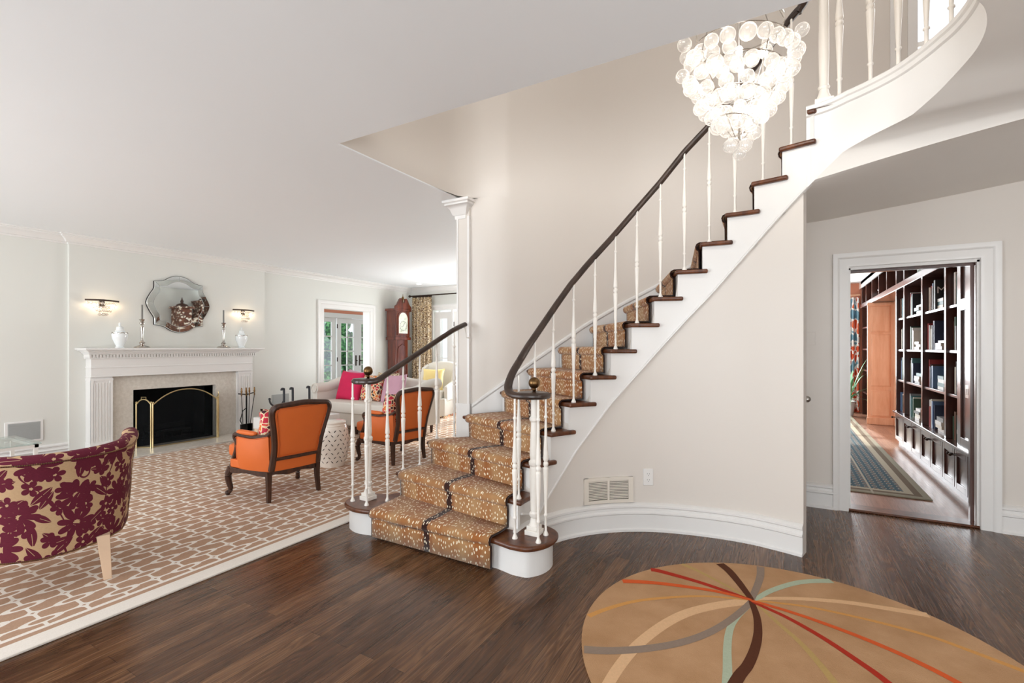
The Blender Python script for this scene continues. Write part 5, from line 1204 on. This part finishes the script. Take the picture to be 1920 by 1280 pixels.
# outdoors
def hedge(loc, w, h, d, lab, seed):
    rnd = random.Random(seed); b = B()
    for i in range(46):
        p = (loc[0]+rnd.uniform(-w/2, w/2), loc[1]+rnd.uniform(-d/2, d/2), rnd.uniform(.1, h)); r_ = rnd.uniform(.28, .5)
        b.ball(p, r_, 12)
    o = obj('garden_shrub', b, 'hedge', smooth=80); q = o.modifiers.new('s', 'SUBSURF'); q.levels = 1; q.render_levels = 1
    tx = bpy.data.textures.new('leafy', 'CLOUDS'); tx.noise_scale = .12; q = o.modifiers.new('d', 'DISPLACE'); q.texture = tx; q.strength = .16
    return tag(o, lab, 'shrub')
hedge((-6.3, 12.0, 0), 2.6, 2.4, 1.0, 'dense green shrub outside the garden doors', 1)
hedge((-13.0, 11.3, 0), 1.2, 2.3, 3.2, 'dense green shrub outside the sunroom doors', 2)
struct('ground', B().box(-22, -9.6, 2, 22, -.2, -.05).box(-9.6, 2.2, 8.75, 22, -.2, -.05) if False else B().box(-22, -9.6, 2, 22, -.2, -.05).box(-9.6, -2.7, 8.75, 22, -.2, -.05).box(-2.7, 4, 12.3, 22, -.2, -.05), 'patio')

# ================================================================ CHANDELIER
CX, CY = -.215, 2.87
chn = thing('glass_bubble_chandelier', 'large spiral chandelier of clear glass bubbles hanging in the stairwell', 'chandelier')
turns = 4.6; NP = 240; z1_, z0_ = 3.05, 2.46
def spr(u): return interp([(0, .20), (.10, .235), (.24, .265), (.38, .235), (.55, .17), (.8, .085), (1, .02)], u), lerp(z1_, z0_, u**.92)
sp = []
for i in range(NP+1):
    u = i/NP; r_, z = spr(u); a = 2*PI*turns*u+.6; sp.append((CX+r_*math.cos(a), CY+r_*math.sin(a), z))
b = B().tube(sp, .0035, 6); b.tube([(CX+.215*math.cos(a), CY+.215*math.sin(a), z1_+.006) for a in [2*PI*i/60 for i in range(60)]], .0045, 6, closed=True)
for i in range(5):
    a = 2*PI*i/5+.3; b.tube([(CX+spr(u)[0]*math.cos(a), CY+spr(u)[0]*math.sin(a), spr(u)[1]) for u in [j/12 for j in range(13)]], .0025, 5)
for i in range(3):
    a = 2*PI*i/3; b.tube([(CX+.21*math.cos(a), CY+.21*math.sin(a), z1_+.005), (CX, CY, 3.55)], .002, 5)
b.tube([(CX, CY, 3.4), (CX, CY, TOPC-.03)], .006, 6).cyl((CX, CY, 0), .07, TOPC-.04, TOPC, 20)
b.tube([(CX, CY, z0_-.02), (CX, CY, 3.45)], .006, 6)
obj('spiral_frame', b, 'silver', chn, label='thin silvery spiral wire frame')
rnd = random.Random(11); bub = []
s_ = 0; arc_ = 0; lastp = Vector(sp[0])
for i in range(1, NP+1):
    p = Vector(sp[i]); arc_ += (p-lastp).length; lastp = p
    if arc_ > .060:
        arc_ = 0; d = Vector((p.x-CX, p.y-CY, 0)); d = d.normalized() if d.length > 0 else d
        bub.append((p.x+d.x*rnd.uniform(-.01, .02), p.y+d.y*rnd.uniform(-.01, .02), p.z-.045+rnd.uniform(-.012, .008), rnd.uniform(.035, .043)))
        if rnd.random() < .55: bub.append((p.x+d.x*.03+rnd.uniform(-.02, .02), p.y+d.y*.03+rnd.uniform(-.02, .02), p.z+rnd.uniform(.0, .03), rnd.uniform(.032, .040)))
bub += [(CX+.03, CY-.01, 2.425, .036), (CX-.045, CY+.0, 2.44, .036), (CX, CY+.02, 2.395, .034)]
bub.sort(key=lambda q: (q[0]*.494-q[1]*.87) * -1)
proto = obj('glass_bubble', B().ball((0, 0, 0), 1, 20), 'bubble', None, smooth=180)
first = True
for x, y, z, r_ in bub[:99]:
    o = proto if first else proto.copy()
    if not first: C.objects.link(o)
    first = False; o.parent = chn; o.location = (x, y, z); o.scale = (r_, r_, r_)
b = B()
for x, y, z, r_ in bub[99:]: b.ball((x, y, z), r_, 20)
if len(bub) > 99: o = obj('far_glass_bubbles', b, 'bubble', chn, smooth=180); o['kind'] = 'stuff'
for i, (dx, dy, z, pw) in enumerate([(-.12, -.02, 2.90, 2.4), (.12, .04, 2.92, 2.0), (.01, -.12, 2.88, 2.4), (.0, .12, 2.90, 2.2), (-.04, .0, 2.76, 2.6), (.04, .02, 2.62, 2)]):
    obj('bulb', B().ball((CX+dx, CY+dy, z), .017, 12, sq=1.4), 'bulb', chn)
    l = bpy.data.lights.new('chandelier_light', 'POINT'); l.energy = pw; l.color = (1, .92, .82); l.shadow_soft_size = .03
    o = bpy.data.objects.new('chandelier_light', l); C.objects.link(o); o.location = (CX+dx, CY+dy, z)

# ================================================================ LIBRARY
bk = thing('built_in_bookcase', 'wall of dark brown built-in shelves over low panelled cabinets, seen through the doorway', 'bookcase')
XB = 1.35; XBK = 1.72; ZC = .47; ZR0, ZR1 = 2.12, 2.20
ups = [None, 5.66, 6.06, 6.96, 7.89, 8.39]
b = B().box(XBK, XBK+.02, 5.0, 8.40, 0, 2.66); obj('back_panel', b, 'bookcase', bk)
for y in ups[1:]: obj('upright', B().box(XB-.012, XBK, y-.028, y+.028, ZC, 2.60), 'bookcase', bk, bevel=.004)
obj('counter_top', B().box(XB-.045, XBK, 5.0, 8.42, ZC-.03, ZC), 'bookcase', bk, bevel=.006)
obj('upper_rail', B().box(XB-.03, XBK, 5.0, 11.85, ZR0, ZR1), 'bookcase', bk, bevel=.006)
obj('top_rail', B().box(XB-.02, XBK, 5.0, 11.85, 2.60, 2.66), 'bookcase', bk)
shz = [.905, 1.315, 1.735]
for i in range(1, 5):
    for z in shz: obj('shelf', B().box(XB+.005, XBK, ups[i]+.028, ups[i+1]-.028, z-.028, z), 'bookcase', bk, bevel=.004)
for y in (9.11, 9.81, 10.52, 11.22, 11.79): obj('upright', B().box(XB-.012, XBK, y-.02, y+.02, ZR1, 2.60), 'bookcase', bk, bevel=.004)
obj('back_panel', B().box(XBK, XBK+.02, 8.4, 11.85, ZR1, 2.66), 'bookcase', bk)
obj('plinth', B().box(XB+.02, XBK, 5.0, 8.40, .004, .07), 'bookcase', bk)
obj('cabinet_carcass', B().box(XB+.0, XBK, 5.0, 8.40, .07, ZC-.03), 'bookcase', bk)
dy = [5.0, 5.36, 5.72, 6.10, 6.53, 6.97, 7.42, 7.88, 8.38]
for i, (a, c) in enumerate(zip(dy, dy[1:])):
    a += .006; c -= .006; w = .055
    b = B().box(XB-.022, XB, a, a+w, .085, ZC-.04).box(XB-.022, XB, c-w, c, .085, ZC-.04).box(XB-.022, XB, a+w, c-w, .085, .085+w).box(XB-.022, XB, a+w, c-w, ZC-.04-w, ZC-.04).box(XB-.008, XB, a+w, c-w, .085+w, ZC-.04-w)
    d_ = obj('cabinet_door', b, 'bookcase', bk, bevel=.003)
    ky = c-.03 if i % 2 else a+.03
    obj('knob', B().tube([(XB-.02, ky, ZC-.09), (XB-.055, ky, ZC-.09)], .006, 8).ball((XB-.06, ky, ZC-.09), .014, 10), 'bronze', d_, label='dark round knob')
# pale end panels with the tall near pilaster
b = B().box(XB-.004, XB+.02, 5.0, 5.632, ZC, 2.60)
for z0, z1 in ((ZC, .56), (1.66, 1.76), (2.50, 2.60)): b.box(XB-.02, XB-.003, 5.08, 5.56, z0, z1)
b.box(XB-.02, XB-.003, 5.0, 5.08, ZC, 2.60).box(XB-.02, XB-.003, 5.56, 5.632, ZC, 2.60); obj('near_panel', b, 'bookcase', bk, bevel=.003)
# recess with honey panelled returns
rc = thing('panelled_recess', 'honey-coloured panelled wooden column beyond the dark shelves', 'wall panelling')
b = B().box(1.26, 1.62, 10.36, 10.42, 0, ZR0)
obj('end_panel', b, 'maple', rc)
for z0, z1 in ((.16, .58), (.68, 1.55), (1.62, 2.05)):
    obj('raised_panel', B().box(1.32, 1.56, 10.345, 10.362, z0, z1).box(1.305, 1.575, 10.35, 10.361, z0-.015, z1+.015), 'maple', rc, bevel=.004)
obj('plinth', B().box(1.245, 1.62, 10.32, 10.36, .005, .12), 'maple', rc, bevel=.005)
obj('side_lining', B().box(1.62, 1.66, 8.46, 10.36, .005, ZR0), 'maple', rc)
obj('near_lining', B().box(XB+.03, 1.66, 8.42, 8.46, .005, ZR0), 'maple', rc)
obj('cap_moulding', B().box(1.25, 1.62, 10.33, 10.36, 2.06, 2.11), 'maple', rc, bevel=.005)
fb_ = thing('far_bookcase', 'narrow dark shelf unit between the honey panelling and the patterned curtain', 'bookcase')
obj('case', B().box(XB+.0, XBK, 10.43, 10.47, 0, ZR0).box(XBK, XBK+.02, 10.43, 11.85, 0, ZR0).box(XB, XBK, 11.80, 11.84, 0, ZR0), 'bookcase', fb_)
for z in (.47, .905, 1.315, 1.735): obj('shelf', B().box(XB+.005, XBK, 10.47, 11.80, z-.028, z), 'bookcase', fb_)
# patterned curtain and plant
cu2 = obj('patterned_curtain', B().grid(lambda u, v: (lerp(.98, 1.32, u), 11.98+.05*math.sin(u*2*PI*4), lerp(2.36, .02, v)), 80, 6), 'drape2', smooth=80); q = cu2.modifiers.new('s', 'SOLIDIFY'); q.thickness = .004
tag(cu2, 'orange, blue and white patterned curtain at the far end of the library', 'curtain')
tag(obj('curtain_rod', B().tube([(-.8, 11.96, 2.40), (1.33, 11.96, 2.40)], .02, 10), 'maple'), 'wooden curtain rod at the far end of library', 'curtain rod')
pl = thing('potted_palm', 'green palm in a white pot in front of the patterned curtain', 'potted plant', (1.08, 11.40, .017))
obj('pot', B().lathe((0, 0, 0), [(.08, 0), (.12, .26), (.13, .28), (.11, .28), (.10, .24)], 20), 'potw', pl)
rnd = random.Random(5); b = B()
for i in range(26):
    a = rnd.uniform(0, 2*PI); ln = rnd.uniform(.22, .42); up = rnd.uniform(.3, 1.25); w = .022
    pts_ = [(math.cos(a)*ln*u, math.sin(a)*ln*u, .26+up*u-.35*u*u) for u in (0, .25, .5, .75, 1)]
    vs = []
    for j, p in enumerate(pts_): ww = w*math.sin(PI*(j/4*.9+.08)); vs += [(p[0]-math.sin(a)*ww, p[1]+math.cos(a)*ww, p[2]), (p[0]+math.sin(a)*ww, p[1]-math.cos(a)*ww, p[2]+.004)]
    b.add(vs, [(2*j, 2*j+1, 2*j+3, 2*j+2) for j in range(4)])
obj('fronds', b, 'plant', pl)
# books
BCOL = {'cream': (232, 228, 214), 'white': (240, 240, 238), 'teal': (70, 116, 120), 'red': (150, 44, 44), 'navy': (42, 54, 82), 'black': (34, 33, 36), 'brown': (112, 78, 56), 'grey': (140, 144, 146), 'green': (60, 92, 70), 'blue': (90, 120, 160)}
for k, c in BCOL.items(): M['b_'+k] = plain('book_cover_'+k, c, .5, var=.08, nsc=30)
M['paper'] = plain('page_edges', (234, 228, 212), .8)
bayname = {1: 'bay nearest the doorway', 2: 'second bay from the doorway', 3: 'third bay from the doorway', 4: 'far narrow bay'}
shelfname = {.47: 'bottom shelf', .905: 'lower middle shelf', 1.315: 'upper middle shelf', 1.735: 'top shelf'}
used = {}
def book(x, y, z, w, h, dep, colr, where, flat=False, bay=0, sh=0):
    # spine towards the room (-x); closed cover with page block
    b = B()
    if not flat:
        t = .0025; b.box(x, x+dep, y, y+t, z, z+h).box(x, x+dep, y+w-t, y+w, z, z+h).box(x-.0, x+t, y+t, y+w-t, z, z+h, 0); b.box(x+t, x+dep-.006, y+t, y+w-t, z+.003, z+h-.004, 1)
    else:
        t = .0025; b.box(x, x+dep, y, y+h, z, z+t).box(x, x+dep, y, y+h, z+w-t, z+w).box(x, x+t, y, y+h, z+t, z+w-t, 0); b.box(x+t, x+dep-.006, y+.004, y+h-.004, z+t, z+w-t, 1)
    o = obj('book', b, ['b_'+colr, 'paper'], smooth=0)
    lab = '%s book %s on %s, %s' % (colr, 'lying flat' if flat else 'standing upright', where[1], where[0])
    if isinstance(flat, str): lab = '%s flat book, %s, %s, %s' % (colr, flat.replace(' from the bottom of its stack', ' in its stack'), where[1], where[0])
    tag(o, lab, 'book', 'books on %s, %s' % (where[1], where[0])); return o
rnd = random.Random(21); names_ = list(BCOL)
for bay in (1, 2, 3, 4):
    y0, y1 = ups[bay]+.03, ups[bay+1]-.03
    for z in (.47, .905, 1.315, 1.735):
        wh = (bayname[bay], shelfname[z]); y = y1-.004; pal = rnd.sample(names_, 5)
        nb = {1: 3, 2: 5, 3: 5, 4: 3}[bay]; ys = y1-.01
        start = rnd.uniform(.42, .55) if bay in (2, 3) else .2
        # upright group leaning on the far side, flat stack in front of it
        yy = y1-.24*(1 if bay in (2, 3) else .6)
        for i in range(nb):
            w = rnd.uniform(.03, .052); h = rnd.uniform(.22, .31); c = pal[i % 5]
            if yy+w > y1-.004: break
            book(XB+.025+rnd.uniform(0, .02), yy, z+.001, w, h, .23, c, wh); yy += w+.001
        if bay in (2, 3) or (bay == 1):
            yb = y1-.30*(1 if bay in (2, 3) else .6)-.27
            if bay == 1: yb = y0+.005
            zz = z+.001; ws = 4 if z in (.47, .905) else 3
            for i in range(ws):
                w = rnd.uniform(.026, .042); c = ['white', 'cream', 'grey', 'white', 'teal'][rnd.randrange(5)]; hh = rnd.uniform(.17, .22) if bay == 1 else rnd.uniform(.2, .25)
                if bay == 1: hh = min(hh, .14)
                book(XB+.02+rnd.uniform(0, .03), yb, zz, w, hh, .24, c, wh, flat=['lowest of its stack', 'second from the bottom of its stack', 'third from the bottom of its stack', 'topmost of its stack'][i]); zz += w+.0008
# books on the row above the rail
for i in range(6):
    c = ['white', 'blue', 'red', 'navy', 'cream', 'grey'][i]; w = .034; book(XB+.06, 7.95+i*.037, ZR1+.001, w, rnd.uniform(.27, .32), .2, c, ('above the wide upper rail', 'high cubby shelf'))
for i in range(3):
    c = ['white', 'green', 'white'][i]; book(XB+.05, 7.25, ZR1+.001+i*.036, .034, .26, .22, c, ('above the third bay', 'high cubby shelf'), flat=['lowest of its stack', 'second', 'topmost'][i])
ms = book(XB+.02, 6.56, 1.736, .05, .31, .26, 'black', ('second bay from the doorway', 'top shelf'))
ms['label'] = 'black book with large white letters MAS on the top shelf, second bay from the doorway'
ms['group'] = 'books on top shelf, second bay from the doorway'
# turned so that its cover with the letters faces the doorway
fc = bpy.data.curves.new('cover_letters', 'FONT'); fc.body = 'MAS'; fc.size = .10; fc.extrude = .0006; fc.align_x = 'LEFT'
fo = bpy.data.objects.new('cover_letters', fc); C.objects.link(fo); fo.data.materials.append(M['b_white']); fo.parent = ms
dg_ = bpy.context.evaluated_depsgraph_get(); me_ = bpy.data.meshes.new_from_object(fo.evaluated_get(dg_)); bpy.data.objects.remove(fo)
fo = bpy.data.objects.new('cover_letters', me_); C.objects.link(fo); fo.data.materials.clear(); fo.data.materials.append(M['b_white']); fo.parent = ms
fo.location = (XB+.030, 6.5585, 1.736+.17); fo.rotation_euler = (PI/2, 0, 0)
bw = obj('white_bowl', B().lathe((XB+.12, 10.1, ZR1), [(.04, .001), (.05, .012), (.10, .10), (.105, .11), (.097, .105), (.03, .02)], 20), 'porcelain'); tag(bw, 'white bowl in a high cubby above the panelled recess', 'bowl')
# framed pictures leaning on the shelves
def frame(y, z, w, h, lab, colr):
    t = thing('photo_frame', lab, 'picture frame', (XB+.14, y, z+.001), 0)
    m_ = B().box(0, .018, 0, w, 0, .022).box(0, .018, 0, w, h-.022, h).box(0, .018, 0, .022, .022, h-.022).box(0, .018, w-.022, w, .022, h-.022); obj('frame', m_, 'silver', t)
    obj('picture', B().box(.006, .012, .022, w-.022, .022, h-.022), colr, t)
frame(6.14, .47, .16, .22, 'small silver picture frame on the bottom shelf, second bay from the doorway', 'b_grey')
frame(7.03, 1.315, .16, .24, 'silver picture frame on the upper middle shelf, third bay from the doorway', 'b_navy')
frame(7.03, .905, .18, .24, 'silver picture frame on lower middle shelf, third bay from the doorway', 'b_brown')
# jamb side switches on the near panel
sw = thing('switch_plate', 'light switch plate with four rockers on the near end of the bookcase', 'light switch', (XB-.0045, 5.30, .91))
obj('plate', B().box(-.004, 0, 0, .18, 0, .11), 'steel', sw, bevel=.002)
for i in range(4): obj('rocker', B().box(-.008, -.003, .018+i*.038, .045+i*.038, .03, .08), 'trim', sw, bevel=.001)
# pocket door edge at the right jamb
pd = struct('door_7', B().box(1.215, 1.238, YD+.07, YD+.11, .01, 1.955), 'bookcase', label='edge of dark sliding pocket door in right jamb')
